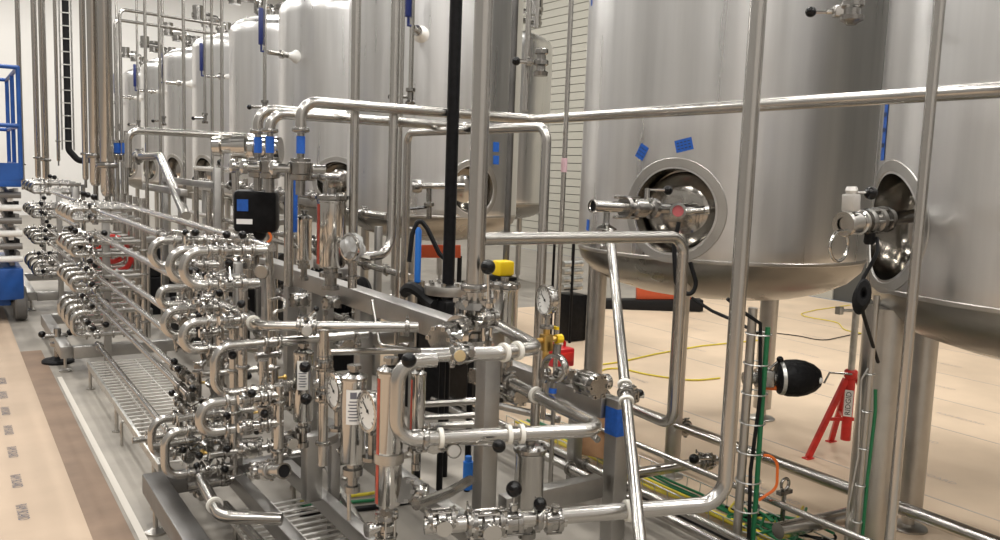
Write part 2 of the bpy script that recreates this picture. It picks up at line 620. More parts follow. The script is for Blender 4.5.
# wall behind the tanks: panels stop short, unseen rest kept dark for tank reflections
b = MB(); z = 0.0
b.box((RX1 + .08, (RY0 + RY1) / 2, RZ / 2), (.1, RY1 - RY0, RZ))
w = struct('wall_right', b, 'panel_seam')
b = MB()
k = 0
while z < RZ:
    b.box((RX1 + .015, 18.5, z + .085), (.03, 21.0, .155)); z += .17; k += 1
o = b.obj('wall_panels', 'panel_wall', w)

# floor protection
b = MB(); b.box((-2.47, 11.5, .002), (6.0, 34.9, .004)); bl = b.obj('floor_board', 'board_tan')
tag(bl, 'tan fibreboard floor protection along the aisle beside the pipe skid', 'floor protection')
b = MB(); b.box((7.35, 1.6, .002), (8.2, 15.1, .004)); br = b.obj('floor_board', 'board_pale')
tag(br, 'pale tan fibreboard floor protection spread under and behind the tanks', 'floor protection')
b = MB(); b.box((.615, 5.0, .0015), (.17, 7.5, .003)); o = b.obj('kraft_strip', 'kraft_dark')
tag(o, 'dark brown strip of floor edge between aisle board and skid', 'floor strip')
b = MB(); b.beam((.735, 1.0, .003), (.735, 7.6, .003), .035, .003, bev=0); o = b.obj('seam_tape', 'tape_strip')
tag(o, 'pale tape line stuck on the floor beside the skid feet', 'tape')
for y0 in (2.0, 3.22, 4.44, 5.66, 6.88, 8.1, 9.32):
    pass


def text_mesh(body, size, extrude=0.0):
    key = ('text', body, size, extrude)
    if key not in CACHE:
        cu = bpy.data.curves.new('lettering', 'FONT')
        cu.body = body; cu.size = size; cu.align_x = 'CENTER'; cu.align_y = 'CENTER'; cu.extrude = extrude
        cu.resolution_u = 2
        ob = bpy.data.objects.new('lettering', cu); C.objects.link(ob)
        dg = bpy.context.evaluated_depsgraph_get()
        me = bpy.data.meshes.new_from_object(ob.evaluated_get(dg))
        bpy.data.objects.remove(ob); bpy.data.curves.remove(cu)
        me.name = 'lettering'
        CACHE[key] = me
    return CACHE[key]


def text_on(name, body, size, M, parent, material):
    me = text_mesh(body, size).copy()
    me.materials.clear(); me.materials.append(MATS[material])
    return part(name, me, parent, M)


Rz = lambda a: Matrix.Rotation(a, 4, 'Z')
T = Matrix.Translation
# printed words on the aisle board read toward the camera
for px, py in ((22, 512), (16, 481), (12, 452), (8, 430), (5, 411), (3, 395), (2, 381)):
    p = atZ(px, py, .0055)
    text_on('printed_words', 'RAM BOARD', .075, T(p) @ Rz(-PI / 2) @ Matrix.Diagonal((.52, 1, 1, 1)), bl, 'print_grey')
# and on the board under the tanks, in long faint rows
rnd = random.Random(3)
for row, x in enumerate((3.95, 4.35, 5.1, 5.8, 6.6, 7.5, 8.5, 9.6)):
    y = .3 + (row % 3) * .5
    while y < 13:
        text_on('printed_words', 'RAM BOARD', .065, T((x, y, .0055)) @ Rz(-PI / 2), br, 'print_pale'); y += 1.25 + .3 * rnd.random()
# seams between the sheets
b = MB()
for x in (4.75, 6.2, 7.05, 8.05, 9.3):
    b.beam((x, -5.5, .0045), (x, 20, .0045), .012, .002, bev=0)
o = b.obj('sheet_seams', 'print_pale', br)

# lights: rows of high-bay strip lamps under the ceiling
def area(name, loc, sx, sy, power, rot=(0, 0, 0), col=(1, .97, .92)):
    ld = bpy.data.lights.new(name, 'AREA'); ld.shape = 'RECTANGLE'; ld.size = sx; ld.size_y = sy
    ld.energy = power; ld.color = col
    o = bpy.data.objects.new(name, ld); C.objects.link(o); o.location = loc; o.rotation_euler = rot
    return o


for x in (-3.4, 0.4, 4.2, 8.2):
    for y in (-3.5, 1.0, 5.5, 10.0, 15.0, 20.0, 25.5):
        area('high_bay_lamp', (x, y, 7.6), .5, 1.4, 72)
world = bpy.data.worlds.new('world'); bpy.context.scene.world = world
world.use_nodes = True
world.node_tree.nodes['Background'].inputs[0].default_value = (.8, .85, .9, 1)
world.node_tree.nodes['Background'].inputs[1].default_value = .3

# ================================================================== tanks
TR = 0.93
Z0, ZT = 1.33, 3.72
MN = 240.0                                    # compass bearing of the manway on the prototype


def cdir(n):
    return V((math.sin(math.radians(n)), math.cos(math.radians(n)), 0))


MZ = 1.612
tank_shell = MB()
seg = 128
prof = []
for i in range(7):
    a = PI / 2 * i / 6
    prof.append((Z0 - .30 * math.cos(a) ** 1.0, max(.002, TR * math.sin(a) ** .75)))
zz = Z0
while zz < ZT - .01:
    zz += (ZT - Z0) / 30; prof.append((zz, TR))
for i in range(1, 7):
    a = PI / 2 * i / 6
    prof.append((ZT + .27 * math.sin(a), max(.002, TR * math.cos(a) ** .8)))
tank_shell.lathe((0, 0, 0), (0, 0, 1), prof, seg)
cut = MB()
nv = cdir(MN); tv = V((-nv.y, nv.x, 0))
RIN = .252
cut.lathe(V((0, 0, MZ)) + nv * .72, nv, [(0, RIN * .93), (.5, RIN * 1.0)], 64)
so = tank_shell.obj('shell', 'tank_steel'); co = cut.obj('cutter', 'door_steel')
so.data.materials.append(MATS['door_steel'])
md = so.modifiers.new('bool', 'BOOLEAN'); md.operation = 'DIFFERENCE'; md.object = co; md.solver = 'EXACT'
md.material_mode = 'TRANSFER'
dg = bpy.context.evaluated_depsgraph_get()
SHELL = bpy.data.meshes.new_from_object(so.evaluated_get(dg))
bpy.data.objects.remove(so); bpy.data.objects.remove(co)
SHELL.name = 'shell'
SHELL.materials.append(MATS['dish_shade_steel']); di = len(SHELL.materials) - 1
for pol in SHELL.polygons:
    if pol.center.z < Z0 - .004: pol.material_index = di  # faces below the shell take the painted shade
SHELL.polygons.foreach_set('use_smooth', [True] * len(SHELL.polygons))
SHELL.set_sharp_from_angle(angle=math.radians(32))

# manway: flared saddle ring, dished door set back in the opening
b = MB(); NA = 72
rp = [(RIN * .985, -.07), (RIN * .988, -.02), (RIN * .993, -.003), (RIN * 1.01, .003), (RIN * 1.19, .004), (RIN * 1.205, .0005)]
vs = []; fs = []
for i in range(NA):
    g = 2 * PI * i / NA
    for rho, off in rp:
        t_ = rho * math.cos(g); z_ = rho * math.sin(g)
        dd = math.sqrt(TR * TR - t_ * t_) + off
        vs.append(tv * t_ + nv * dd + V((0, 0, MZ + z_)))
n_ = len(rp)
for i in range(NA):
    for k in range(n_ - 1):
        i2 = (i + 1) % NA
        fs.append((i * n_ + k, i2 * n_ + k, i2 * n_ + k + 1, i * n_ + k + 1))
b.add(vs, fs); RING = b.mesh('manway_ring', 'ring_steel')
b = MB()
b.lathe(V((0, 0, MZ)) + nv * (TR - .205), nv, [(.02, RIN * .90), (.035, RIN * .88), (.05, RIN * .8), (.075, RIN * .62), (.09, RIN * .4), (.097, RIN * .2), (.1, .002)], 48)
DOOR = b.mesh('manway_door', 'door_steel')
b = MB()
b.lathe((0, 0, Z0), (0, 0, 1), [(-.012, TR + .0005), (-.008, TR + .004), (.008, TR + .004), (.012, TR + .0005)], 96, caps=False)
SEAM = b.mesh('weld_seams', 'satin_steel')
# a leg at the origin, top under the bottom dish
def leg_mesh(r, top):
    b = MB()
    b.cyl((0, 0, .09), (0, 0, top), r, 24)
    b.cyl((0, 0, .02), (0, 0, .10), r * .5, 14)
    b.lathe((0, 0, 0), (0, 0, 1), [(0, r * 1.5), (.012, r * 1.5), (.02, r * 1.3), (.03, r * .5)], 24)
    return b.mesh('leg', 'satin_steel')


LEG = leg_mesh(.0475, 1.22); LEGW = leg_mesh(.066, 1.24); LEGX = leg_mesh(.100, 1.24)
b = MB(); b.lathe((0, 0, 1.19), (0, 0, 1), [(0, .05), (.004, .10), (.012, .105), (.03, .09)], 28); PAD = b.mesh('leg_pad', 'satin_steel')
# top works
b = MB()
b.lathe((0, 0, ZT + .22), (0, 0, 1), [(0, .25), (.16, .25), (.16, .29), (.21, .29), (.25, .22), (.29, .08), (.36, .06)], 28)
TOPM = b.mesh('top_manway', 'valve_steel')
TOPN = []
for a in (20, 100, 170, 260, 310):
    b = MB(); d_ = cdir(a) * .5
    b.tube(fillet([d_ + V((0, 0, ZT + .15)), d_ + V((0, 0, ZT + .5)), d_ * 1.9 + V((0, 0, ZT + .5))], .08), .04, 10)
    b.lathe(d_ + V((0, 0, ZT + .3)), (0, 0, 1), [(0, .03), (0, .06), (.04, .065), (.06, .06), (.06, .03)], 14)
    b.cyl(d_ * 1.7 + V((0, 0, ZT + .42)), d_ * 1.7 + V((0, 0, ZT + .66)), .09, 12)
    TOPN.append(b.mesh('top_nozzle', 'valve_steel'))
# level port with a flared white cone on the shell
FN = MN + 36
fd = cdir(FN)
b = MB(); b.lathe(fd * (TR - .01) + V((0, 0, 3.1)), fd, [(0, .085), (.015, .08), (.05, .055), (.12, .034), (.15, .033)], 24)
CONE = b.mesh('port_cone', 'white_plastic')
b = MB(); b.lathe(fd * (TR + .13) + V((0, 0, 3.1)), fd, [(0, .034), (.07, .034), (.07, .05), (.1, .05), (.1, .026), (.29, .026)], 16)
PORT = b.mesh('port_stub', 'polished_steel')


def tank(x, y, man, label, legs, port=True):
    pads = port
    """legs: (dx, dy, wide) in world offsets"""
    t = empty('process_tank', T((x, y, 0)) @ Rz(-math.radians(man - MN)), label, 'tank', 'tall steel tanks in a row')
    sh = part('shell', SHELL, t)
    part('weld_seams', SEAM, sh)
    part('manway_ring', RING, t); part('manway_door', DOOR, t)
    part('top_manway', TOPM, t)
    for me in TOPN: part('top_nozzle', me, t)
    if port: part('port_stub', PORT, part('port_cone', CONE, t))
    inv = Rz(math.radians(man - MN))
    for dx, dy, wide in legs:
        l = part('leg', (LEG, LEGW, LEGX)[wide], t, inv @ T((dx, dy, 0)))
        if pads: part('leg_pad', PAD, l)
    return t


T1 = V((4.33, 3.92, 0)); T2 = V((4.33, 1.70, 0))
tank(T1.x, T1.y, 244, 'wide steel tank with two small blue tape squares above its oval manway',
     [(3.62 - 4.33, 3.52 - 3.92, 0), (3.80 - 4.33, 4.51 - 3.92, 1), (5.14 - 4.33, 4.10 - 3.92, 1)], port=False)
tank(T2.x, T2.y, 305, 'steel tank cut off by the picture edge, long blue tape above its manway',
     [(3.635 - 4.33, 2.235 - 1.70, 2), (4.205 - 4.33, 2.364 - 1.70, 1), (5.0 - 4.33, 1.2 - 1.7, 0)], port=False)
tank(4.33, -.58, 305, 'unseen steel tank added for reflections beyond the cut-off one', [(-.7, .5, 0), (.6, .5, 0), (0, -.8, 0)], port=False)  # this tank and the next are unseen, added for the wide tanks' reflections
tank(4.33, -2.86, 305, 'unseen steel tank added for reflections, last of its row', [(-.7, .5, 0), (.6, .5, 0), (0, -.8, 0)], port=False)
tank(7.26, 11.4, 305, 'back-row steel tank showing in the gap beside the clamped sample valve', [(-.53, -.59, 0), (-.53, .59, 0), (.76, .2, 0)], port=False)
names = ['steel tank behind the black pole, two blue tape squares beside its manway',
         'steel tank second behind the black pole, dark manway under curved pipe ends',
         'steel tank third behind the black pole, above the black transmitter box',
         'steel tank fourth behind the black pole, with white cone port',
         'steel tank fifth behind the black pole, small in the distance',
         'steel tank sixth behind the black pole, second last of the row',
         'last and smallest looking steel tank at the far end of the row']
TANKS = []
mans = (182, 214, 272, 250, 250, 250, 250)
for k in range(7):
    y = 8.22 + 2.25 * k
    lg = [(-.53, -.59, 0), (-.53, .59, 0), (.76, .2, 0)]
    TANKS.append(tank(4.5, y, mans[k], names[k], lg))
    # riser with a long blue lever beside each tank
    n = mans[k] + 36
    p = V((4.5, y, 0)) + cdir(n) * (TR + .46)
    r = empty('sample_riser', T((p.x, p.y, 0)), 'thin vertical riser with long dark blue lever at the ' + ('tank behind the black pole' if k == 0 else ORD[k] + ' tank behind the black pole'), 'pipe', 'tank risers with blue levers')
    b = MB(); b.cyl((0, 0, 2.45), (0, 0, 8.19), .022, 10); b.obj('pipe', 'tube_steel', r)
    b = MB(); b.box((-.055, -.02, 3.38), (.05, .05, .42), bev=.012); b.cyl((-.055, -.02, 3.1), (0, 0, 3.1), .012, 8); b.box((-.05, -.02, 3.16), (.02, .02, .1)); b.obj('blue_lever', 'blue_handle', r)
    b = MB()
    b.lathe((0, 0, 2.38), (0, 0, 1), [(0, .03), (0, .045), (.03, .05), (.05, .03), (.12, .03), (.13, .045), (.16, .045), (.16, .024)], 14)
    b.cyl((0, 0, 2.46), V((0, 0, 2.46)) - right * .16, .016, 8)
    vb = b.obj('valve_body', 'valve_steel', r)
    b = MB(); b.sphere(V((0, 0, 2.46)) - right * .18, .03); b.obj('knob', 'black_knob', vb)

# ======================================================= pipework skid frame
sk = empty('skid_frame', T((.82, 2.9, 0)), 'long welded square-tube frame carrying the manifold pipes, gauges and housings', 'skid frame')
skinv = V((.82, 2.9, 0))


def fpart(name, segs, material='frame_steel', parent=None, bev=.006):
    b = MB()
    for p0, p1, w, h in segs: b.beam(V(p0) - skinv, V(p1) - skinv, w, h, bev=bev)
    return b.obj(name, material, parent or sk)


ZB = .20
fpart('base_beam', [((.82, 2.45, ZB), (.82, 4.32, ZB), .1, .1)], 'frame_dark')
fpart('base_beam', [((.87, 4.27, ZB), (1.86, 4.27, ZB), .08, .1)], 'frame_dark')
fpart('base_beam', [((1.19, 2.3, ZB), (1.19, 4.22, ZB), .06, .08)])
fpart('base_beam', [((1.47, 2.5, ZB), (1.47, 4.22, ZB), .06, .08)])
fpart('base_beam', [((1.915, 3.02, ZB), (1.915, 5.9, ZB), .08, .1)])
fpart('top_rail', [((1.915, 2.92, 1.075), (1.915, 5.95, 1.075), .105, .105)])
for px in (291, 315, 364):
    y = atX(px, 300, 1.915).y
    fpart('rail_post', [((1.915, y, .25), (1.915, y, 1.02), .08, .08)])
fpart('rail_post', [((1.915, 5.9, 0.02), (1.915, 5.9, 1.02), .08, .08)])
fpart('front_post', [((1.895, 2.93, .012), (1.895, 2.93, 1.02), .078, .078)])
fpart('front_post', [((2.61, 2.90, .012), (2.61, 2.90, .765), .085, .085)])
fpart('side_rail', [((2.585, 2.95, .71), (2.585, 4.9, .71), .08, .10)])
fpart('rear_post', [((2.585, 4.88, .012), (2.585, 4.88, .66), .08, .08)])
fpart('rear_post', [((3.0, 3.69, .012), (3.0, 3.69, .62), .065, .065)])
fpart('cross_beam', [((1.99, 2.93, .345), (2.54, 2.93, .345), .07, .10)])
fpart('cross_beam', [((1.96, 4.88, .71), (2.54, 4.88, .71), .07, .08)])
fpart('brace_beam', [((2.59, 3.69, .60), (2.97, 3.69, .60), .05, .05)])
pc = atD(312, 440, 3.93)
fpart('short_post', [((pc.x, pc.y, .24), (pc.x, pc.y, .56), .08, .08)])
pd = atD(334, 470, 4.1)
fpart('short_post', [((pd.x, pd.y, .012), (pd.x, pd.y, .50), .05, .05)])
fpart('bracket', [((pc.x + .03, pc.y, .50), (pd.x, pd.y, .50), .05, .045)])
fpart('manifold_post', [((1.22, 4.24, .25), (1.22, 4.24, 1.30), .04, .05)])
fpart('manifold_post', [((1.62, 4.24, .25), (1.62, 4.24, 1.02), .04, .05)])
for x, y in ((.80, 4.16), (.80, 2.75), (1.19, 2.55), (1.47, 4.1), (1.915, 4.4)):
    b = MB(); p = V((x, y, 0)) - skinv
    b.cyl(p + V((0, 0, .02)), p + V((0, 0, .16)), .012, 10)
    b.lathe(p, (0, 0, 1), [(0, .05), (.012, .05), (.02, .03), (.03, .012)], 20)
    b.cyl(p + V((0, 0, .12)), p + V((0, 0, .14)), .022, 6)
    b.obj('levelling_foot', 'satin_steel', sk)

# ============================================================ the big pipes



v1 = atD(475, 285, 3.42)
pipe('drop_pipe', 'thick vertical pipe standing on the bolted valve above the frame post', [zlen(v1, 1.25), zlen(v1, 5.5)], .037, clamps=[(zlen(v1, 1.33), (0, 0, 1))], seg=20)
bullet_valve(zlen(v1, 1.185), (0, 0, 1), 'bolted steel valve with capped side port on top of the frame post', 1.5, up=(-.5, .8, 0))
b = MB(); 
# P2: the flat gooseneck
a = atY(487, 240, 2.83); bq = atY(684, 240, 2.83); zz = a.z
c = V((bq.x, 2.83, atY(682, 424, 2.83).z))
e = atZ(584, 388, c.z)
pipe('gooseneck_pipe', 'shiny pipe running level from the thick drop pipe, then bent down past the tape-wrapped post',
     [V((v1.x + .03, v1.y, zz)), V((bq.x, bq.y, zz)), c, V((e.x, e.y, c.z))], .0265, .085,
     gaskets=[(along(c, V((e.x, e.y, c.z)), .55), V((e.x - c.x, e.y - c.y, 0)))],
     clamps=[(along(c, V((e.x, e.y, c.z)), .75), V((e.x - c.x, e.y - c.y, 0)))], seg=18)
# upper return bend in front of post
q = [atD(420, 357, 3.0), atD(500, 348, 3.08), atD(538, 343, 3.2), atD(500, 329, 3.62)]
zq = 1.142
q = [V((p.x, p.y, zq)) for p in q]
pipe('return_bend_pipe', 'short level pipe bending back beside the small gauge on brass fittings', q, .0265, .07,
     gaskets=[(along(q[1], q[2], .1), q[2] - q[1]), (along(q[1], q[2], .45), q[2] - q[1])], clamps=[(along(q[0], q[1], .4), q[1] - q[0])], seg=18)
# long front loop
q = [atD(436, 357, 2.93), atD(398, 360, 2.88), atD(398, 442, 2.88), atD(606, 427, 3.12), atD(507, 380, 3.80)]
zt_, zb_ = 1.144, .867
q[0].z = zt_; q[1].z = zt_; q[2] = V((q[1].x, q[1].y, zb_)); q[3].z = zb_; q[4].z = zb_
pipe('loop_pipe', 'shiny pipe loop dropping in front of the copper-toned housing and running level past the post', q, .0265, .075,
     clamps=[(along(q[2], q[3], .13), q[3] - q[2]), (along(q[3], q[4], .95), q[4] - q[3])],
     gaskets=[(along(q[2], q[3], .20), q[3] - q[2]), (along(q[2], q[3], .52), q[3] - q[2]), (along(q[2], q[3], .58), q[3] - q[2]), (along(q[3], q[4], .66), q[4] - q[3])], seg=18)
LOOP = q
# bottom pipe turning up into the tall riser
q = [atD(424, 529, 2.9), atD(724, 504, 3.15)]
q[0].z = .58; q[1].z = .60
up4 = zlen(q[1], 5.5)
pipe('riser_pipe', 'tall bright riser pipe that turns level near the floor in front of the posts', [q[0], q[1], up4], .0295, .10,
     clamps=[(along(q[0], q[1], .14), q[1] - q[0]), (along(q[0], q[1], .36), q[1] - q[0])],
     gaskets=[(along(q[0], q[1], .66), q[1] - q[0])], seg=18)
RISER = q
# leaning pipe
a = atD(610, 232, 4.25); c = atD(640, 540, 2.86)
dd = (c - a).normalized(); c2 = c + dd * ((.03 - c.z) / dd.z)
hit = atD(628, 395, 3.42)
pipe('leaning_pipe', 'slanting pipe leaning from the tank outlet down to the floor past blue tape', [a, c2], .0225,
     gaskets=[(a + dd * ((hit - a).dot(dd) - .03), dd), (a + dd * ((hit - a).dot(dd) + .06), dd)],
     clamps=[(a + dd * ((hit - a).dot(dd) + .015), dd)], seg=16)
LEANHIT = a + dd * ((hit - a).dot(dd))
# inverted U behind
a = atX(404, 290, 2.4); c = atX(547, 128, 2.4)
ztop = atX(470, 130, 2.4).z
pipe('arch_pipe', 'dull pipe arch crossing behind the black pole at manway height', [V((2.4, a.y, .75)), V((2.4, a.y, ztop)), V((2.4, c.y, ztop)), V((2.4, c.y, .5))], .024, .07, seg=14)
# long overhead pipe: three drops on the skid side
z8 = 2.11
ye = atX(535, 122, 2.9).y
x8 = atY(301, 107, ye).x
pipe('overhead_pipe', 'long pipe crossing in front of both wide tanks, ending over a blue-taped valve', [V((2.9, -1.5, z8 + .03)), V((2.9, ye, z8)), V((x8, ye, z8)), V((x8, ye, 1.955))], .0275, .08, clamps=[(V((x8, ye, 1.97)), (0, 0, 1))], seg=18)
x8b = atY(270, 112, ye + .3).x
pipe('overhead_pipe', 'overhead pipe running just behind the long one, dropping over the clamped valve pair', [V((2.82, ye + .1, z8 - .05)), V((2.6, ye + .3, z8 - .05)), V((x8b, ye + .3, z8 - .05)), V((x8b, ye + .3, 1.955))], .0275, .08, clamps=[(V((x8b, ye + .3, 1.97)), (0, 0, 1))], seg=18)
x8c = atY(258, 114, ye + .52).x
pipe('overhead_pipe', 'short overhead elbow set farthest back of the three bent pipe ends', [V((x8c + .5, ye + .52, z8 - .02)), V((x8c, ye + .52, z8 - .02)), V((x8c, ye + .52, 1.955))], .0275, .08, clamps=[(V((x8c, ye + .52, 1.97)), (0, 0, 1))], seg=18)
# mid-height pipe toward the far tanks
ym = 6.2
pa = atY(128, 131, ym); pb = atY(256, 137, ym)
pipe('level_pipe', 'level pipe below the far tanks, bent down at its far end', [V((pa.x, ym, pb.z - .25)), V((pa.x, ym, pb.z)), V((pb.x, ym, pb.z))], .024, .07)
# tall verticals
p = atD(355, 100, 4.5)
pipe('vertical_pipe', 'vertical pipe in front of the tank behind the black pole, ending behind a wrapped gauge', [zlen(p, 1.14), zlen(p, 5.5)], .025, clamps=[(zlen(p, 1.2), (0, 0, 1))])
p = atD(394, 100, 4.5); pe = atD(362, 256, 4.4)
zb = atD(388, 256, 4.5).z
pipe('vertical_pipe', 'vertical pipe whose lower end elbows toward the wrapped gauge above the rail', [zlen(pe, zb), zlen(p, zb), zlen(p, 5.5)], .0255, .11, gaskets=[(along(zlen(pe, zb), zlen(p, zb), .06), p - pe)], clamps=[(along(zlen(pe, zb), zlen(p, zb), .2), p - pe)])
p = atD(402, 60, 4.95)
pipe('vertical_pipe', 'thin vertical tube just behind the elbowed vertical pipe', [zlen(p, 0), zlen(p, 5.5)], .012, seg=10)
p = atD(915, 270, 2.75)
pipe('vertical_pipe', 'slim vertical pipe standing before the tank cut off by the picture edge', [zlen(p, 0), zlen(p, 5.5)], .0175)
p = atD(567, 100, 4.2)
th = pipe('vertical_pipe', 'thin vertical pipe with pink tape in front of the wide tank edge', [zlen(p, 0), zlen(p, 5.5)], .0125, seg=12)
b = MB(); b.cyl(V((0, 0, atD(562, 172, 4.2).z)), V((0, 0, atD(562, 158, 4.2).z)), .0155, 12); b.obj('pink_tape', 'pink_tape', th)
p = atD(452, 150, 4.6)
bp = pipe('black_pole', 'matte black pole standing on a black flanged base behind the rail', [zlen(p, 1.17), zlen(p, 5.5)], .034, material='black_paint', cat='pole')
t = empty('pump_unit', T((p.x, p.y, 0)), 'black pump under the black pole with a pale flange plate', 'pump')
b = MB(); b.lathe((0, 0, 1.115), (0, 0, 1), [(0, .03), (0, .13), (.03, .135), (.05, .13), (.05, .05)], 28); fl = b.obj('flange', 'satin_steel', t)
b = MB()
for k in range(8):
    g = k * PI / 4; b.cyl((.1 * math.cos(g), .1 * math.sin(g), 1.16), (.1 * math.cos(g), .1 * math.sin(g), 1.185), .014, 6)
b.obj('bolts', 'polished_steel', fl)
b = MB(); b.box((0, .02, .93), (.20, .34, .34), bev=.03); b.cyl((0, -.2, .93), (0, -.12, .93), .12, 20, .02)
for k in range(6): b.box((0, -.1 + k * .05, 1.105), (.18, .012, .02))
b.obj('housing', 'black_paint', t)
for sx in (-.09, .09):
    for sy in (-.12, .14):
        b = MB(); b.cyl((sx, sy, 0), (sx, sy, .77), .018, 10); b.obj('leg', 'black_paint', t)
# poles in the gap between the tanks
p = atD(527, 60, 6.2)
pipe('vertical_pipe', 'thin vertical pipe in the gap between tanks, by the clamped sample valve', [zlen(p, 2.25), zlen(p, 6.0)], .022)
p2 = atD(537, 20, 6.3)
pipe('vertical_pipe', 'short thin vertical tube ending beside the clamped sample valve in the tank gap', [zlen(p2, atD(537, 28, 6.3).z), zlen(p2, 6.0)], .016, seg=10)
p = atD(541, 62, 6.1)
sv = empty('sample_valve', frame(p, (0, 0, 1), right), 'clamped sample valve with black knob hanging in the gap between tanks', 'valve')
b = MB(); b.lathe((-.1, 0, 0), (1, 0, 0), [(0, .03), (0, .05), (.03, .055), (.04, .034), (.07, .034), (.08, .055), (.11, .055), (.12, .034), (.15, .034), (.16, .05), (.19, .05), (.2, .03)], 18); b.obj('body', 'valve_steel', sv)
b = MB(); b.cyl((0, 0, -.16), (0, 0, .02), .016, 10); b.lathe((0, 0, -.1), (0, 0, 1), [(0, .03), (.03, .034), (.04, .02)], 14); h = b.obj('handle', 'polished_steel', sv)
b = MB(); b.sphere((0, 0, -.18), .032); b.obj('knob', 'black_knob', h)
p = atD(511, 120, 6.6)
pipe('vertical_pipe', 'dark slim column standing at the edge of the tank behind the black pole', [zlen(p, 0), zlen(p, 5.5)], .026, material='frame_dark')
# ladder on the far wall seen in the gap
lad = empty('wall_ladder', T((6.4, 0, 0)), 'dark runged ladder standing in the gap between the tanks', 'ladder')
pl0 = atD(545, 60, 8.6); pl1 = atD(560, 60, 8.55)
for s_, pp in ((0, pl0), (1, pl1)):
    b = MB(); b.box((pp.x, pp.y, 2.5), (.03, .03, 5.0), bev=.004); b.obj('rail', 'satin_steel', lad)
zz_ = .3
while zz_ < 5:
    b = MB(); b.cyl((pl0.x, pl0.y, zz_), (pl1.x, pl1.y, zz_), .012, 8); b.obj('rung', 'satin_steel', lad); zz_ += .3

# floor-level pipes along the tanks
for x, z, r, y0, y1, lab in ((3.70, .30, .032, -1, 6.5, 'thick floor-level pipe running along the front of the tank legs'),
                             (3.60, .335, .016, 2.9, 6.5, 'thin floor-level pipe close beside the thick one along the tank legs'),
                             (3.22, .30, .016, 1.5, 5.0, 'thin floor-level pipe beside the wire cable tray'),
                             (2.90, .15, .026, 1.2, 5.2, 'low pipe on the floor between the posts and the cable tray'),
                             (3.02, .15, .020, 1.2, 5.2, 'slimmer low pipe lying parallel to the floor pipe by the posts')):
    pipe('floor_pipe', lab, [(x, y0, z), (x, y1, z)], r, clamps=[((x, y0 + (y1 - y0) * .6, z), (0, 1, 0))])
    o = None
a = atZ(632, 474, .22); c = atZ(716, 460, .22)
pipe('outlet_pipe', 'level tank outlet pipe behind the cardboard box, with black-knobbed valve', [a, c], .03, clamps=[(along(a, c, .8), c - a)])
valve_k(along(a, c, .88), atZ(694, 459, .30), c - a, 'valve with black knob on the low outlet pipe under the wide tank', .03, .028)
a = atZ(778, 531, .14); c = atZ(868, 511, .14)
pipe('outlet_pipe', 'thick low pipe crossing behind the corner riser near the floor', [a, c], .04)
# pipe support U-bolt
p = atZ(783, 511, .15)
st = empty('pipe_support', T((p.x, p.y, 0)), 'small clamp stand holding the thin floor pipe', 'pipe support')
b = MB(); b.cyl((0, 0, 0), (0, 0, .25), .012, 8); b.box((0, 0, .25), (.09, .03, .02)); b.torus((0, 0, .29), (0, 1, 0), .03, .008, 16, 6); b.obj('clamp', 'valve_steel', st)

# ============================================================ pipe manifolds
UR = .0205


def ubend(X0, y, zt, zb, xe, label, r=UR, name='return_bend', group=None, dy=0.0, clamp=True):
    """C-shaped bend opening toward +X"""
    x0 = X0 + r
    R = (zt - zb) / 2 - r if (zt - zb) < .2 else .07
    pts = [V((xe, y, zt - r)), V((x0, y + dy, zt - r)), V((x0, y + dy, zb + r)), V((xe, y, zb + r))]
    cl = [(V((xe - .03, y, zt - r)), (1, 0, 0)), (V((xe - .03, y, zb + r)), (1, 0, 0))] if clamp else []
    return pipe(name, label, pts, r, max(.03, R * .98), clamps=cl, group=group, seg=14)


rv = random.Random(11)


def leg_run(x0, x1, y, z, label, r=UR):
    return pipe('branch_pipe', label, [V((x0, y, z)), V((x1, y, z))], r, clamps=[(V((x0 + .03, y, z)), (1, 0, 0)), (V((x1 - .06, y, z)), (1, 0, 0))], seg=12)


ROWN = {'A': 'top', 'B': 'second', 'C': 'third', 'D': 'lowest'}
near_u = [('A', .80, 4.27, 1.435, 1.27), ('A', .80, 3.88, 1.425, 1.25), ('A', .80, 3.63, 1.445, 1.26),
          ('B', .80, 4.10, 1.225, 1.105), ('B', .80, 4.00, 1.14, .98), ('B', .80, 3.65, 1.14, .98),
          ('C', .80, 3.37, .86, .70), ('D', .80, 4.33, .535, .31), ('D', .80, 4.03, .555, .30)]
cnt = {}
for row, X0, y, zt, zb in near_u:
    cnt[row] = cnt.get(row, 0) + 1
    o_ = ORD[cnt[row] - 1]
    xe = .955
    only = row == 'C'
    where = f'{ROWN[row]} row of the near manifold' if only else f'{ROWN[row]} row, {o_} from the grating, near manifold'
    ubend(X0, y, zt, zb, xe, f'steel U-bend pipe, {where}')
    for nm, z in (('upper', zt - UR), ('lower', zb + UR)):
        sp = rv.choice((0, .5, 2.6, 3.1, -1.2))
        valve((1.005, y, z), (1, 0, 0), (0, -.25, 1) if nm == 'upper' else (0, -.8, .6), f'butterfly valve on {nm} leg of U-bend, {where}', UR, .055, .0185, sp)
        x1 = 1.09 + .10 * rv.random() if row != 'B' else 1.07
        leg_run(1.035, x1, y, z, f'stub pipe, {nm} leg of {where}')
# the bright square-cornered bend
ubend(.905, 3.55, 1.05, .80, 1.17, 'bright wide U-bend pipe with long straight back, middle of the near manifold', .021, clamp=True)
leg_run(1.17, 1.62, 3.55, 1.05 - .021, 'level pipe carrying on from the bright wide U-bend toward the rail', .021)
b = MB()
o0 = V((1.18, 3.55, .821))
b.lathe((0, 0, 0), (1, 0, 0), [(0, .021)] + [(.01 + .008 * k, .034 if k % 2 else .022) for k in range(16)] + [(.15, .021), (.2, .021)], 18)
fx = b.obj('bellows_joint', 'polished_steel'); fx.location = o0
tag(fx, 'ribbed metal bellows joint on the lower leg of the bright wide U-bend', 'pipe joint')

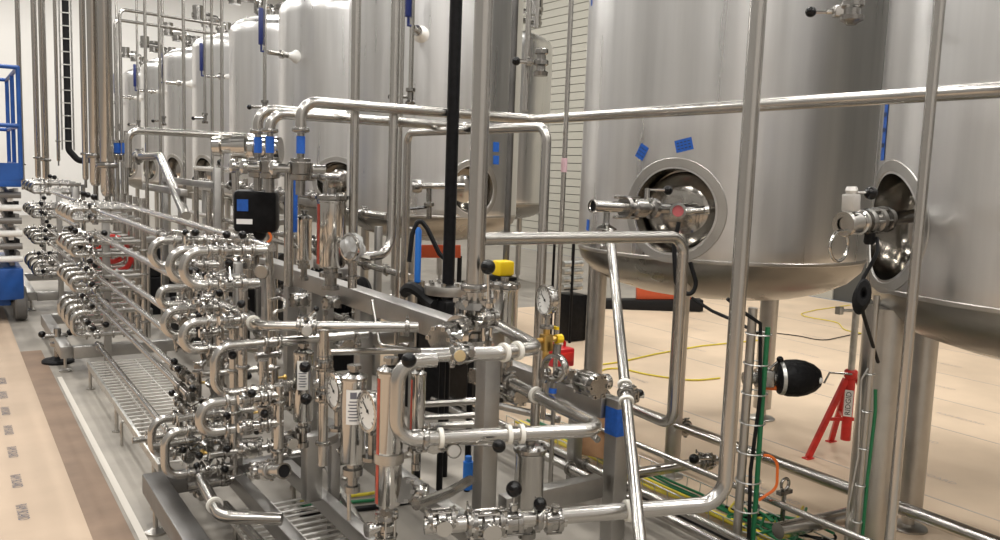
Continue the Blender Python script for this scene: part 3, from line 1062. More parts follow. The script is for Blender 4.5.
# vertical manifold risers with tees
risers = [(1.14, 4.27, .3, 1.38), (1.14, 3.88, .75, 1.25), (1.16, 3.63, .62, .93), (1.14, 4.03, .28, 1.08), (1.14, 3.37, .5, .88)]
for i, (x, y, z0, z1) in enumerate(risers):
    cl = []
    z = z0 + .1
    while z < z1 - .05:
        cl.append((V((x, y, z)), (0, 0, 1))); z += .21
    pipe('manifold_riser', f'vertical manifold tube with stacked clamps, {ORD[i]} of the near manifold', [(x, y, z0), (x, y, z1)], .021, clamps=cl, seg=12)

# long pipes between the two manifolds
PL = [(1.385, .019), (1.19, .019), (.98, .017), (.86, .017), (.70, .017), (.62, .017), (.29, .019)]
PN = ['topmost', 'second', 'third', 'fourth', 'fifth', 'sixth', 'lowest']
yend = [4.9, 4.55, 4.6, 4.5, 4.6, 4.45, 4.5]
for i, (z, r) in enumerate(PL):
    x = 1.0
    pipe('transfer_pipe', f'long level pipe between both manifolds, {PN[i]} of seven', [(x, yend[i] - .1, z), (x, 7.45 + .1 * (i % 3), z)], r, clamps=[((x, 7.3, z), (0, 1, 0)), ((x, yend[i] + .05, z), (0, 1, 0))])
    valve((x, yend[i] - .15, z), (0, 1, 0), (.4, 0, 1), f'butterfly valve at the end of the {PN[i]} pipe between both manifolds', r, .055, .0185, rv.choice((0, 3.1, 1.2)))
a = atX(160, 232, 1.28); a = V((1.28, 5.0, 1.36)); 
pipe('transfer_pipe', 'second level pipe beside the topmost one, passing behind the top U-bends', [(1.30, 3.95, 1.40), (1.30, 8.2, 1.40)], .021, clamps=[((1.30, 4.3, 1.40), (0, 1, 0))])
# header with white gasket that turns across the rail posts
q = [atX(205, 288, 1.125), atX(260, 326, 1.125), atX(260, 326, 1.125)]
zh = q[1].z
q[0] = V((1.125, q[0].y, zh)); e = atZ(418, 327, zh)
q = [V((1.125, 4.5, zh)), V((1.125, q[1].y, zh)), V((e.x, e.y, zh))]
pipe('header_pipe', 'header pipe with white gasket, turning level in front of the rail posts', q, .0235, .07, gaskets=[(along(q[0], q[1], .9), q[1] - q[0])], clamps=[(along(q[1], q[2], .24), q[2] - q[1]), (along(q[1], q[2], .34), q[2] - q[1]), (along(q[1], q[2], .93), q[2] - q[1])], seg=16)
valve_k(along(q[1], q[2], .29), along(q[1], q[2], .29) + V((.02, -.06, .085)), q[2] - q[1], 'valve without visible ball clamped on the header pipe before the rail posts', .0235, .012)
# low sweeping pipe inside the base
a = atZ(200, 478, .30); c = atZ(221, 517, .30); e = atZ(282, 519, .30)
pipe('sweep_pipe', 'low pipe with white gasket sweeping round inside the base frame corner', [a, c, e], .027, .09, gaskets=[(along(a, c, .72), c - a)], seg=16)
a = atD(262, 470, 3.5); c = atD(283, 471, 3.38)
t = empty('open_pipe_end', frame(c, c - a), 'open black-mouthed pipe end pointing at the short post', 'pipe')
b = MB(); b.lathe((-.16, 0, 0), (1, 0, 0), [(0, .024), (.155, .024), (.155, .032), (.17, .033), (.17, .026), (.10, .025)], 22, caps=False); pp = b.obj('tube', 'tube_steel', t)
b = MB(); b.lathe((.0, 0, 0), (1, 0, 0), [(0, .0255), (.004, .0255)], 20); b.obj('plug', 'black_rubber', pp)
part('clamp', clamp_mesh(.024), t, T((-.1, 0, 0)))

# ---- valves placed one by one: knob pixel, body pixel, plane X, pipe axis, label
VK = [
    (249, 250, 246, 263, 1.45, (0, 1, 0), 'black-knobbed valve beside the capped end of the top rail'),
    (207, 291, 213, 297, 1.16, (0, 1, 0), 'black-knobbed valve just under the top U-bends, near manifold'),
    (239, 294, 236, 305, 1.36, (0, 1, 0), 'black-knobbed valve above the sloping header pipe'),
    (213, 322, 203, 318, 1.12, (1, 0, 0), 'black-knobbed valve inside the last second-row U-bend'),
    (178, 369, 186, 376, .98, (0, 1, 0), 'black-knobbed valve over the grating edge, upper of a tight cluster'),
    (172, 393, 184, 392, .98, (0, 1, 0), 'black-knobbed valve over the grating edge, lower of a tight cluster'),
    (248, 376, 238, 371, 1.18, (1, 0, 0), 'black-knobbed valve in the opening of the bright wide U-bend'),
    (227, 416, 216, 414, 1.02, (1, 0, 0), 'black-knobbed valve inside the third-row U-bend'),
    (257, 431, 245, 428, 1.22, (1, 0, 0), 'black-knobbed valve to the rail side of the third-row U-bend'),
    (176, 414, 184, 408, .96, (0, 1, 0), 'black-knobbed valve above the lowest row, beside the grating'),
    (157, 439, 168, 436, .93, (1, 0, 0), 'black-knobbed valve in the first lowest-row U-bend'),
    (183, 450, 190, 441, .96, (1, 0, 0), 'black-knobbed valve between both lowest-row U-bends'),
    (227, 449, 219, 441, 1.10, (0, 1, 0), 'black-knobbed valve over the inner base beam, beside another'),
    (237, 455, 247, 450, 1.16, (1, 0, 0), 'black-knobbed valve nearest the open pipe end'),
    (197, 466, 193, 486, .98, (0, 1, 0), 'black-knobbed upright lever above the low sweeping pipe'),
    (225, 469, 225, 480, 1.08, (1, 0, 0), 'black-knobbed upright lever over the base cross beam'),
]
for kx, ky, bx, by, X, ax, lab in VK:
    lab = lab.replace(' nearest', ' close to')
    kp = atX(kx, ky, X); bp_ = atX(bx, by, X + .04)
    valve_k(bp_, kp, ax, lab, .0195, .0185)
    d_ = V(ax) * .18
    pipe('link_pipe', 'short tube holding the ' + ' '.join(lab.split()[:1] + ['valve'] + lab.split()[2:]), [bp_ - d_, bp_ + d_], .0175, clamps=[(bp_ - d_ * .6, ax), (bp_ + d_ * .6, ax)], seg=12)

# ---- filter housings, gauges
hp = atD(388, 505, 3.08)
H2 = housing((hp.x, hp.y, .575), .049, .50, 'tall copper-toned housing with painted red reflection and band clamp behind the pipe loop', band=.185)
hp = atD(353, 450, 3.3)
housing((hp.x, hp.y, .645), .050, .34, 'paper-labelled housing standing between two dial gauges', strip=False, plate=(.50, .90))
hp = atD(303, 420, 3.75)
housing((hp.x, hp.y, .665), .043, .31, 'small paper-labelled housing beside two black-knobbed levers', strip=False, plate=(.50, .92))
hp = atD(417, 430, 3.3)
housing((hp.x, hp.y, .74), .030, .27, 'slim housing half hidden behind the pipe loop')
hp = atD(503, 330, 3.78)
housing((hp.x, hp.y, .98), .062, .305, 'polished housing with wide bolted cap behind the bolted valve', strip=False, cap='flat')
hp = atD(528, 505, 3.68)
housing((hp.x, hp.y, .33), .064, .27, 'wide copper-toned canister standing low between the two front posts', strip=False, cap='flat')
hp = atD(331, 260, 4.58)
housing((hp.x, hp.y, 1.245), .078, .37, 'big polished housing with painted red reflection standing over the top rail', cap='flat')
hp = atD(304, 260, 4.95)
housing((hp.x, hp.y, 1.24), .044, .25, 'small plain housing over the rail, blue tag at its side', strip=False)

g = atD(350, 247, 4.35)
gauge(g, (-.95, -.3, 0), .066, 'dial gauge in crumpled clear wrap beside the big housing over the rail', .10)
b = MB()
bm = bmesh.new(); bmesh.ops.create_icosphere(bm, subdivisions=3, radius=.078)
for w in bm.verts:
    w.co *= .92 + .2 * math.sin(w.co.x * 120 + w.co.z * 70) * math.sin(w.co.y * 95 + w.co.z * 40)
    w.co.x = w.co.x * .62 + .035
b.add([w.co.copy() for w in bm.verts], [[w.index for w in f.verts] for f in bm.faces]); bm.free()
gw = b.obj('plastic_wrap', 'clear_plastic'); gw.parent = bpy.data.objects['pressure_gauge']; gw.matrix_local = T((-.055, 0, 0))
g = atD(545, 300, 3.5)
gauge(g, (-1, .12, 0), .060, 'dial gauge on a brass fitting beside the polished capped housing', .06)
br_ = empty('brass_fitting', T((g.x + .015, g.y, g.z - .15)), 'brass regulator fitting under the dial gauge by the capped housing', 'fitting')
b = MB(); b.box((0, 0, -.03), (.045, .045, .07), bev=.006); b.cyl((0, 0, -.1), (0, 0, .03), .014, 10); b.cyl((-.05, 0, -.02), (.05, 0, -.02), .012, 10); b.obj('body', 'brass', br_)
b = MB(); b.cyl((.05, 0, -.02), (.08, 0, -.02), .02, 8); b.box((.04, 0, .03), (.012, .05, .012)); b.obj('tap', 'yellow_plastic', br_)
b = MB(); b.cyl((0, 0, -.36), (0, 0, -.1), .011, 10); b.lathe((0, 0, -.2), (0, 0, 1), [(0, .02), (.02, .028), (.05, .028), (.06, .02)], 14); b.obj('stem', 'valve_steel', br_)
g = atD(334, 391, 3.5)
gauge(g, (-1, -.02, 0), .070, 'dial gauge seen almost edge-on before the paper-labelled housing', .10)
g = atD(368, 411, 3.18)
gauge(g, (-1, -.06, 0), .074, 'largest dial gauge, edge-on between paper-labelled and copper-toned housings', .12)
g = atD(555, 368, 3.5)
sg = empty('sight_glass', frame(g, (-.9, -.3, .1)), 'round open sight glass ring above the side rail', 'sight glass')
b = MB(); b.lathe((-.018, 0, 0), (1, 0, 0), [(0, .046), (0, .058), (.006, .062), (.03, .062), (.036, .058), (.036, .046), (0, .046)], 30, caps=False); b.obj('ring', 'polished_steel', sg)
b = MB(); b.cyl((0, 0, -.06), (0, 0, -.12), .012, 10); b.cyl((0, 0, .06), (0, 0, .10), .018, 10); sg2 = b.obj('stem', 'valve_steel', sg)
b = MB(); b.cyl((0, 0, -.085), (0, 0, -.105), .0165, 12); b.obj('blue_band', 'blue_tape', sg2)

# ---- bigger levers
def vkD(kx, ky, kd, bx, by, bd, ax, lab, r=.0255, kr=.026):
    bp_ = atD(bx, by, bd); kp = atD(kx, ky, kd)
    return valve_k(bp_, kp, ax, lab, r, kr)


pd1 = V((1, .05, 0))
vkD(409, 360, 2.86, 462, 353, 3.02, pd1, 'black ball lever across the top of the pipe loop', kr=.0265)
vkD(499, 446, 2.92, 446, 441, 3.09, LOOP[3] - LOOP[2], 'black ball lever along the level part of the pipe loop', kr=.024)
vkD(514, 489, 2.95, 513, 522, 2.97, RISER[1] - RISER[0], 'black ball lever standing upright on the level end of the tall riser', .028, .029)
vkD(540, 504, 2.95, 553, 520, 3.0, RISER[1] - RISER[0], 'wrapped black lever beside the upright ball lever on the riser', .028, .024)
vkD(488, 267, 3.32, 488, 318, 3.36, pd1, 'tall black ball lever beside the thick drop pipe', .0255, .030)
vkD(305, 367, 3.5, 324, 365, 3.62, (0, 0, 1), 'upper of two black ball levers by the small labelled housing', .022, .024)
vkD(306, 399, 3.5, 324, 396, 3.62, (0, 0, 1), 'lower of two black ball levers by the small labelled housing', .022, .024)
a = atD(324, 340, 3.62); pipe('manifold_riser', 'vertical tube carrying both black ball levers by the small labelled housing', [zlen(a, .5), zlen(a, 1.1)], .021, clamps=[(zlen(a, .6), (0, 0, 1)), (zlen(a, .97), (0, 0, 1))])
# end caps
def endcap(px, py, d, r, lab, material='brass_pale', face=None):
    p = atD(px, py, d); f = face or (EYEP - p).normalized()
    t = empty('end_cap', frame(p, f), lab, 'end cap')
    b = MB(); b.lathe((-.03, 0, 0), (1, 0, 0), [(0, r * .8), (.01, r * 1.1), (.022, r * 1.15), (.026, r * 1.05)], 22); b.obj('body', 'valve_steel', t)
    b = MB(); b.lathe((-.005, 0, 0), (1, 0, 0), [(0, r), (.004, r), (.007, r * .9), (.0075, r * .001)], 22); b.obj('plug', material, t)


endcap(460, 356, 2.93, .021, 'pale brass round plug at the lever end over the pipe loop')
endcap(454, 451, 2.95, .023, 'round steel cap at the lever end on the level loop pipe', 'satin_steel')
endcap(261, 272, 4.2, .034, 'round steel cap closing the valve at the top rail end', 'satin_steel', V((-.55, -.8, -.1)))
endcap(307, 331, 3.55, .022, 'round steel cap on the header pipe before the rail posts', 'satin_steel')
# chunky valves round the rail end and inside the skid
bullet_valve(atD(240, 262, 4.35), (1, .1, 0), 'pale clamped valve leading into the top rail end', .8)
bullet_valve(atD(444, 336, 3.25), (.8, .6, 0), 'polished valve lying on its side beside the thick drop pipe base', .9)
bullet_valve(atD(425, 440, 3.12), (1, -.05, 0), 'polished valve at the lower corner of the pipe loop', .85)
bullet_valve(atD(352, 455, 3.4), (0, 1, .2), 'chunky valve under the paper-labelled housing', .8)
bullet_valve(atD(405, 490, 3.1), (.6, .7, -.3), 'chunky valve beside the foot of the tall copper-toned housing', .85)
bullet_valve(atD(386, 526, 2.95), (0, 0, 1), 'chunky drain valve below the tall copper-toned housing', .75)
bullet_valve(atD(487, 523, 2.95), RISER[1] - RISER[0], 'polished clamped valve on the level end of the tall riser', .95)
bullet_valve(atD(441, 520, 2.92), RISER[1] - RISER[0], 'second polished valve at the open end of the level riser pipe', .8)
bullet_valve(atD(515, 395, 3.75), (0, 1, 0), 'valve in the gap behind the level loop pipe', .8)
bullet_valve(atD(480, 375, 3.9), (1, .1, 0), 'valve half hidden behind the front post', .7)
bullet_valve(atD(300, 300, 5.0), (1, 0, 0), 'valve in the shade under the top rail between posts', .8)
bullet_valve(atD(345, 345, 4.4), (0, 1, 0), 'valve hanging behind the second rail post', .8)
bullet_valve(atD(262, 395, 3.7), (.8, -.6, 0), 'valve after the ribbed bellows joint', .8)
bullet_valve(atD(283, 397, 3.62), (0, 0, 1), 'upright valve beside the two black ball levers', .8)
bullet_valve(atD(250, 447, 3.75), (1, -.2, 0), 'valve above the inner base beam', .8)
bullet_valve(atD(262, 470, 3.55), (1, -.1, 0), 'valve feeding the open black-mouthed pipe end', .7)
bullet_valve(atD(285, 440, 3.7), (1, .2, 0), 'valve on top of the short post', .7)
bullet_valve(atD(332, 302, 4.75), (1, .1, 0), 'valve clamped under the wrapped gauge, over the rail', .7)
bullet_valve(atD(590, 384, 3.95), (0, 1, 0), 'big clamped valve lying on the side rail by the red case', 1.1)
bullet_valve(atD(565, 376, 4.25), (0, 1, 0), 'smaller clamped valve lying on the side rail before the red case', .8)
vkD(640, 393, 3.5, 631, 395, 3.5, (0, 0, 1), 'dark lever valve clamped on the leaning pipe', .0225, .016)
# thin instrument tubes inside the skid
def tubeD(lab, pts, r=.010, bend=.04, name='instrument_tube', material='tube_steel', cl=0):
    q = [atD(*p) for p in pts]
    return pipe(name, lab, q, r, bend, seg=10, material=material, clamps=[(along(q[0], q[-1], .5), q[-1] - q[0])] if cl and len(q) == 2 else ())


tubeD('vertical tube dropping from the header pipe before the rail posts', [(321, 332, 3.9), (319, 390, 3.9)], .016)
tubeD('level tube behind the front post, upper of three', [(420, 404, 4.4), (478, 401, 4.55), (560, 420, 4.4)], .02)
tubeD('level tube behind the front post, middle of three', [(410, 418, 4.2), (478, 415, 4.35)], .016)
tubeD('level tube behind the front post, lowest of three', [(430, 426, 4.1), (478, 424, 4.2)], .018)
tubeD('level tube seen between the rail posts', [(372, 326, 4.3), (420, 324, 4.5)], .022, cl=1)
tubeD('second level tube seen between the rail posts', [(330, 352, 4.3), (430, 350, 4.6)], .018)
tubeD('short level tube beside the slim housing', [(270, 344, 4.0), (292, 342, 4.05)], .018)
tubeD('coiled thin tube left hanging under the top rail end', [(270, 300, 4.5), (286, 296, 4.6), (284, 310, 4.5), (270, 312, 4.4), (282, 326, 4.5)], .009)
tubeD('thin bent tube under the top rail', [(372, 300, 4.4), (380, 345, 4.3), (420, 350, 4.2)], .008)
tubeD('level tube running from the open pipe end into the skid', [(255, 350, 4.1), (240, 346, 4.0)], .018)
tubeD('sloping pipe along the inner base beam', [(225, 505, 4.05), (290, 575, 3.3)], .022)
tubeD('sloping pipe behind the short posts', [(322, 455, 4.5), (345, 500, 4.1), (375, 545, 3.8)], .020)
tubeD('lower sloping pipe behind the short posts', [(318, 490, 4.2), (350, 540, 3.85)], .016)
tubeD('vertical tube below the paper-labelled housing', [(349, 470, 3.32), (349, 520, 3.32)], .008)
tubeD('long sloping pipe low between the front posts', [(500, 395, 4.6), (560, 405, 4.2), (598, 440, 3.9)], .016)
tubeD('small level pipe branch low beside the riser end', [(416, 505, 3.0), (450, 492, 3.2), (470, 480, 3.5)], .020)
# capped tees, a denser cluster
tees = [(200, 262, 1.35), (222, 268, 1.45), (190, 300, 1.2), (228, 330, 1.35), (205, 360, 1.2), (198, 385, 1.05), (215, 395, 1.12), (240, 400, 1.25), (205, 430, 1.05), (232, 432, 1.2), (268, 415, 1.35), (275, 380, 1.5), (180, 430, 1.0), (235, 345, 1.4), (268, 355, 1.6), (212, 455, 1.05),
        (288, 455, 1.4), (250, 415, 1.3), (222, 372, 1.15), (190, 345, 1.1)]
TN = ['under the top U-bends', 'close to the rail end valve', 'beside the first second-row bend', 'under the header pipe', 'above the grating cluster', 'within the grating cluster', 'beside the bright bend', 'below the bellows joint', 'behind the lowest U-bends', 'behind the third-row U-bend', 'over the short post', 'beside the upright valve', 'above the first lowest U-bend', 'above the bright bend', 'by the first rail post', 'over the base cross beam', 'close to the short post top', 'between bellows joint and short post', 'inside the bright wide bend', 'between second and third rows']
for i, (px, py, X) in enumerate(tees):
    p = atX(px, py, X)
    t = empty('clamped_tee', frame(p, rv.choice(((1, 0, 0), (0, 1, 0), (0, 0, 1), (.6, .6, .4)))), 'small clamped pipe tee ' + TN[i] + ', near manifold', 'pipe tee')
    if 'tee' not in CACHE:
        b = MB(); b.tube([(-.08, 0, 0), (.08, 0, 0)], .0185, 14); b.tube([(0, 0, 0), (0, 0, .07)], .0185, 14); b.lathe((0, 0, .07), (0, 0, 1), [(0, .02), (0, .028), (.02, .03), (.024, .02)], 16); CACHE['tee'] = b.mesh('tube', 'valve_steel')
        b = MB(); b.cyl((.01, .018, 0), (.01, .05, 0), .007, 8); b.lathe((.01, .045, 0), (0, 1, 0), [(0, .012), (.012, .016), (.02, .012)], 10); CACHE['teeplug'] = b.mesh('brass_plug', 'brass')
    part('tube', CACHE['tee'], t); part('clamp', clamp_mesh(.0185), t, T((-.07, 0, 0))); part('clamp', clamp_mesh(.0185), t, T((.07, 0, 0)))
    if i % 2: part('brass_plug', CACHE['teeplug'], t)

# =================================================================== grating
gr = empty('walkway_grating', T((1.12, 5.9, 0)), 'low open grating walkway between the two manifolds', 'grating')
b = MB()
for x in (.90, 1.36): b.beam((x - 1.12, -1.35, .18), (x - 1.12, 1.3, .18), .02, .05)
b.obj('side_rail', 'galvanised', gr)
b = MB()
for k in range(31): b.beam((-.21, -1.3 + k * .086, .19), (.23, -1.3 + k * .086, .19), .017, .008, bev=0)
for x in (-.1, .12): b.beam((x, -1.33, .182), (x, 1.3, .182), .006, .02, bev=0)
b.obj('bars', 'bar_steel', gr)
for y in (-1.2, 0, 1.2):
    for x in (-.22, .24):
        b = MB(); b.cyl((x, y, 0), (x, y, .17), .012, 8); b.lathe((x, y, 0), (0, 0, 1), [(0, .03), (.008, .03)], 12); b.obj('leg', 'satin_steel', gr)
gt = empty('mesh_tray', T((1.5, 3.5, 0)), 'white wire mesh tray inside the base frame', 'tray')
b = MB()
for k in range(26): b.beam((-.24, -.9 + k * .06, .10), (.24, -.9 + k * .06, .10), .018, .006, bev=0)
for x in (-.24, 0, .24): b.beam((x, -.95, .092), (x, .65, .092), .008, .012, bev=0)
b.obj('mesh', 'bar_steel', gt)
for y in (-.8, .5):
    for x in (-.22, .22):
        b = MB(); b.cyl((x, y, 0), (x, y, .09), .01, 8); b.obj('leg', 'satin_steel', gt)
gt.location = (1.33, 3.4, 0)
bpx = atZ(122, 446, 0)
t = empty('bracket_stand', T((bpx.x, bpx.y, 0)), 'small square bracket stand straddling the grating edge', 'bracket')
b = MB(); b.tube(fillet([(0, 0, 0), (0, 0, .16), (.12, 0, .16), (.12, 0, 0)], .02), .009, 10); b.obj('bar', 'satin_steel', t)

# ================================================================ far skids
def far_skid(y0, tagname, ys, levels, xb=.80):
    sk2 = empty('skid_frame', T((xb, y0, 0)), f'base frame and posts of the {tagname}', 'skid frame')
    L = ys[-1] - ys[0] + .8
    for nm, p0, p1, w, h in (('base_beam', (0, .0, .18), (0, L, .18), .09, .1), ('base_beam', (.05, .0, .18), (1.0, 0, .18), .09, .1), ('base_beam', (.05, L, .18), (1.0, L, .18), .09, .1),
                             ('post', (.28, -.25, .0), (.28, -.25, 1.40), .055, .055), ('post', (.28, L - .1, .22), (.28, L - .1, 1.5), .055, .055), ('post', (.95, .1, .22), (.95, .1, 1.5), .055, .055),
                             ('top_rail', (.95, 0, 1.52), (.95, L, 1.52), .06, .06), ('top_rail', (.28, .15, 1.10), (.95, .15, 1.10), .05, .05)):
        b = MB(); b.beam(p0, p1, w, h); b.obj(nm, 'frame_steel', sk2)
    for x, y in ((0, .1), (0, L - .1), (.8, .1)):
        b = MB(); b.cyl((x, y, .01), (x, y, .14), .012, 8); b.lathe((x, y, 0), (0, 0, 1), [(0, .05), (.012, .05), (.03, .015)], 16); b.obj('levelling_foot', 'satin_steel', sk2)
    for li, (zt, zb) in enumerate(levels):
        for yi, y in enumerate(ys):
            where = f'{ORD[yi]} bend of {["top", "second", "third", "lowest"][li]} row, {tagname}'
            ubend(xb, y, zt, zb, .95, f'U-bend pipe, {where}', group='U-bends of the ' + tagname)
            for nm, z in (('upper', zt - UR), ('lower', zb + UR)):
                valve((1.0, y, z), (1, 0, 0), (0, -.5, .8), f'knobbed valve on {nm} leg, {where}', UR, .06, .026, rv.choice((0, 3.1, 1.6, -1)), group='valves of the ' + tagname)
                pipe('branch_pipe', f'stub behind the {nm} valve, {where}', [(1.03, y, z), (1.34, y, z)], UR, seg=10, clamps=[((1.12, y, z), (1, 0, 0)), ((1.2, y, z), (1, 0, 0))])
    for yi, y in enumerate(ys):
        pipe('manifold_riser', f'vertical manifold tube, {ORD[yi]} of the {tagname}', [(1.36, y, .3), (1.36, y, 1.48)], .024, seg=10, clamps=[((1.36, y, .45 + .2 * k), (0, 0, 1)) for k in range(5)])


far_skid(7.7, 'middle manifold', (7.42, 7.72, 8.02, 8.32), [(1.41, 1.28), (1.14, 1.0), (.86, .72), (.58, .35)])
far_skid(11.0, 'farthest manifold by the blue lift', (11.0, 11.5, 12.0), [(1.50, 1.36), (1.22, 1.08), (.92, .78), (.60, .40)])
for i, (x, z) in enumerate(((1.0, 1.40), (1.0, 1.17), (1.0, .95), (1.0, .80), (1.0, .66))):
    pipe('transfer_pipe', f'level pipe between middle and farthest manifolds, {ORD[i]} from the top', [(x, 8.5, z), (x, 10.9, z)], .019)

# ================================================= tall pipes at the far left
for px, d, r, yb, lab in ((94, 8.1, .052, 182, 'thick tall pipe ending above the middle manifold, one of a pair'),
                          (106, 8.0, .062, 192, 'thickest tall pipe with rounded lower end above the middle manifold'),
                          (84, 8.8, .030, 178, 'slim tall pipe just behind the thick pair above the middle manifold'),
                          (20, 12.0, .032, 182, 'tall pipe standing beside the blue lift platform'),
                          (36, 11.6, .036, 176, 'first tall pipe of a close pair past the blue lift'),
                          (44, 11.8, .045, 178, 'second tall pipe of a close pair past the blue lift'),
                          (57, 11.2, .022, 160, 'slim tall pipe beside the black cable ladder')):
    p = atD(px, 100, d); zb = atD(px, yb, d).z
    t = empty('tall_pipe', T((p.x, p.y, 0)), lab, 'pipe')
    b = MB(); b.lathe((0, 0, zb), (0, 0, 1), [(-r * .9, r * .3), (-r * .6, r * .75), (0, r), (8.19 - zb, r)], 20); b.obj('tube', 'tube_steel', t)
    part('clamp', clamp_mesh(r), t, frame((0, 0, zb + .25), (0, 0, 1)))
    b = MB(); b.cyl((0, 0, zb - r * 3.5), (0, 0, zb - r * .7), r * .45, 12); b.obj('outlet', 'valve_steel', t)
for px, d, yt, lab in ((112, 8.4, -20, 'thin vertical tube beside the thickest tall pipe'), (121, 9.2, 11, 'thin tube bent over the far tanks, outer'), (116, 9.6, 21, 'thin tube bent over the far tanks, inner')):
    p = atD(px, 100, d)
    if yt < 0:
        pipe('vertical_pipe', lab, [zlen(p, 0), zlen(p, 6.5)], .014, seg=10)
    else:
        zt_ = atD(px, yt, d).z; e = zlen(p, zt_) + V((1.2, .35, .02))
        pipe('vertical_pipe', lab, [zlen(p, 0), zlen(p, zt_), e], .018, .07, seg=10)
for px, d, lab in ((146, 8.3, 'thin vertical tube crossing in front of the smallest tanks'), (160, 9, 'second thin vertical tube before the small far tanks'), (184, 8.2, 'third thin vertical tube before the small far tanks'), (222, 8.0, 'fourth thin vertical tube before the far tanks'), (212, 9.2, 'slim vertical tube reaching down behind the rear pipe rack')):
    p = atD(px, 100, d); zb = atD(px, 142, d).z
    pipe('vertical_pipe', lab, [zlen(p, 0), zlen(p, 6.5)], .016, seg=10)
# black cable ladder
p = atD(67, 80, 9.4)
t = empty('cable_ladder', T((p.x, p.y, 0)), 'black vertical cable bundle tied to a ladder, curling out at its foot', 'cable ladder')
zb = atD(67, 150, 9.4).z
b = MB(); b.tube(fillet([(0, 0, 8.19), (0, 0, zb), (.10, 0, zb - .12), (.32, 0, zb - .08)], .08), .035, 12); b.obj('cable', 'black_rubber', t)
b = MB()
for s_ in (-.06, .06): b.cyl((s_, .04, zb), (s_, .04, 8.19), .009, 8)
b.obj('ladder_rails', 'galvanised', t)
k = 0
while zb + .1 + k * .14 < 7:
    b = MB(); b.box((0, -.03, zb + .1 + k * .14), (.11, .02, .012)); b.obj('tie', 'galvanised', t); k += 1

# ================================================================ blue lift
LX, LY = .68, 10.3
t = empty('scissor_lift', T((LX, LY, 0)), 'blue scissor lift with folded arms and railed platform beside the aisle', 'scissor lift')
W, L = .80, 1.8
b = MB(); b.box((-W / 2, L / 2, .42), (W, L, .34), bev=.02); b.box((-W / 2, L / 2, .23), (W * .7, L * .9, .1), bev=.01); b.obj('chassis', 'lift_blue', t)
for sx in (-W + .02, -.03):
    for sy in (.18, L - .22):
        b = MB(); b.lathe((sx - .06, sy, .19), (1, 0, 0), [(0, .12), (0, .17), (.02, .19), (.10, .19), (.12, .17), (.12, .12)], 24); w_ = b.obj('wheel', 'tyre_grey', t)
        b = MB(); b.lathe((sx - .065, sy, .19), (1, 0, 0), [(0, .1), (.13, .1)], 16); b.obj('hub', 'lift_grey', w_)
zlo, zhi = .62, 1.44
for s_ in (0, 1):
    n = 6
    for k in range(n):
        z0 = zlo + (zhi - zlo) * k / n; z1 = z0 + (zhi - zlo) / n
        x = -.10 - s_ * .58
        b = MB(); b.beam((x, .08, z0 + .03), (x, L - .08, z1 - .03), .05, .07); b.beam((x + .06, L - .08, z0 + .03), (x + .06, .08, z1 - .03), .04, .07)
        b.obj('scissor_arm', ('lift_grey', 'black_paint', 'white_plastic')[k % 3], t)
for k in range(6):
    z0 = zlo + (zhi - zlo) * (k + .5) / 6
    b = MB(); b.cyl((-W + .05, .06, z0), (0.0, .06, z0), .035, 12); b.obj('cross_tube', 'lift_grey' if k % 2 else 'white_plastic', t)
b = MB(); b.box((-W / 2, L / 2, 1.50), (W, L + .1, .08), bev=.01); b.box((-W / 2, -.04, 1.62), (W, .03, .18)); b.box((0, L / 2, 1.62), (.03, L, .18)); b.box((-W, L / 2, 1.62), (.03, L, .18)); b.obj('platform', 'lift_blue', t)
for x, y in ((0, -.04), (-W, -.04), (0, L), (-W, L), (0, L / 2)):
    b = MB(); b.cyl((x, y, 1.55), (x, y, 2.70), .022, 12); b.obj('rail_post', 'lift_blue', t)
for z in (2.10, 2.70):
    for p0, p1 in (((0, -.04, z), (-W, -.04, z)), ((0, -.04, z), (0, L, z)), ((-W, -.04, z), (-W, L, z)), ((0, L, z), (-W, L, z))):
        b = MB(); b.cyl(p0, p1, .022, 12); b.obj('guard_rail', 'lift_blue', t)

# ================================================================ red stand
cx, cy = atD(847, 420, 5.53).x, atD(847, 420, 5.53).y
t = empty('pipe_stand', T((cx, cy, 0)), 'red tripod pipe stand with grey extension post on the tan floor', 'pipe stand')
feet = (atZ(808, 459, 0), atZ(831, 442, 0), V((5.20, 3.02, 0)))
top = .56
for f in feet:
    p = V((f.x - cx, f.y - cy, 0)); b = MB()
    b.beam(p + V((0, 0, .01)), p * .12 + V((0, 0, top - .02)), .035, .035); b.box(p + V((0, 0, .006)), (.07, .05, .012), bev=.003); b.obj('leg', 'red_paint', t)
b = MB(); b.cyl((0, 0, .13), (0, 0, top + .03), .032, 18); b.lathe((0, 0, top - .02), (0, 0, 1), [(0, .032), (.01, .042), (.05, .042), (.06, .034)], 18); b.obj('centre_tube', 'red_paint', t)
for f in feet:
    p = V((f.x - cx, f.y - cy, 0)); b = MB(); b.beam(p * .55 + V((0, 0, .27)), V((0, 0, .27)), .022, .022); b.obj('brace', 'red_paint', t)
b = MB(); b.tube([(-.03, -.03, top + .02), V((0, 0, top)) - right * .14 + V((0, 0, .02)), V((0, 0, top)) - right * .17 + V((0, 0, -.05))], .007, 8); b.obj('crank', 'valve_steel', t)
b = MB(); b.cyl((0, 0, top), (0, 0, 1.09), .022, 16); pole = b.obj('extension_post', 'galvanised', t)
zz = atD(848, 309, 5.5).z
b = MB(); b.beam(V((0, 0, zz)) - right * .12, V((0, 0, zz)) + right * .17, .02, .02)
for s_ in (-.11, .16): b.box(V((0, 0, zz)) + right * s_, (.04, .04, .05), bev=.004)
b.obj('cross_bar', 'galvanised', pole)
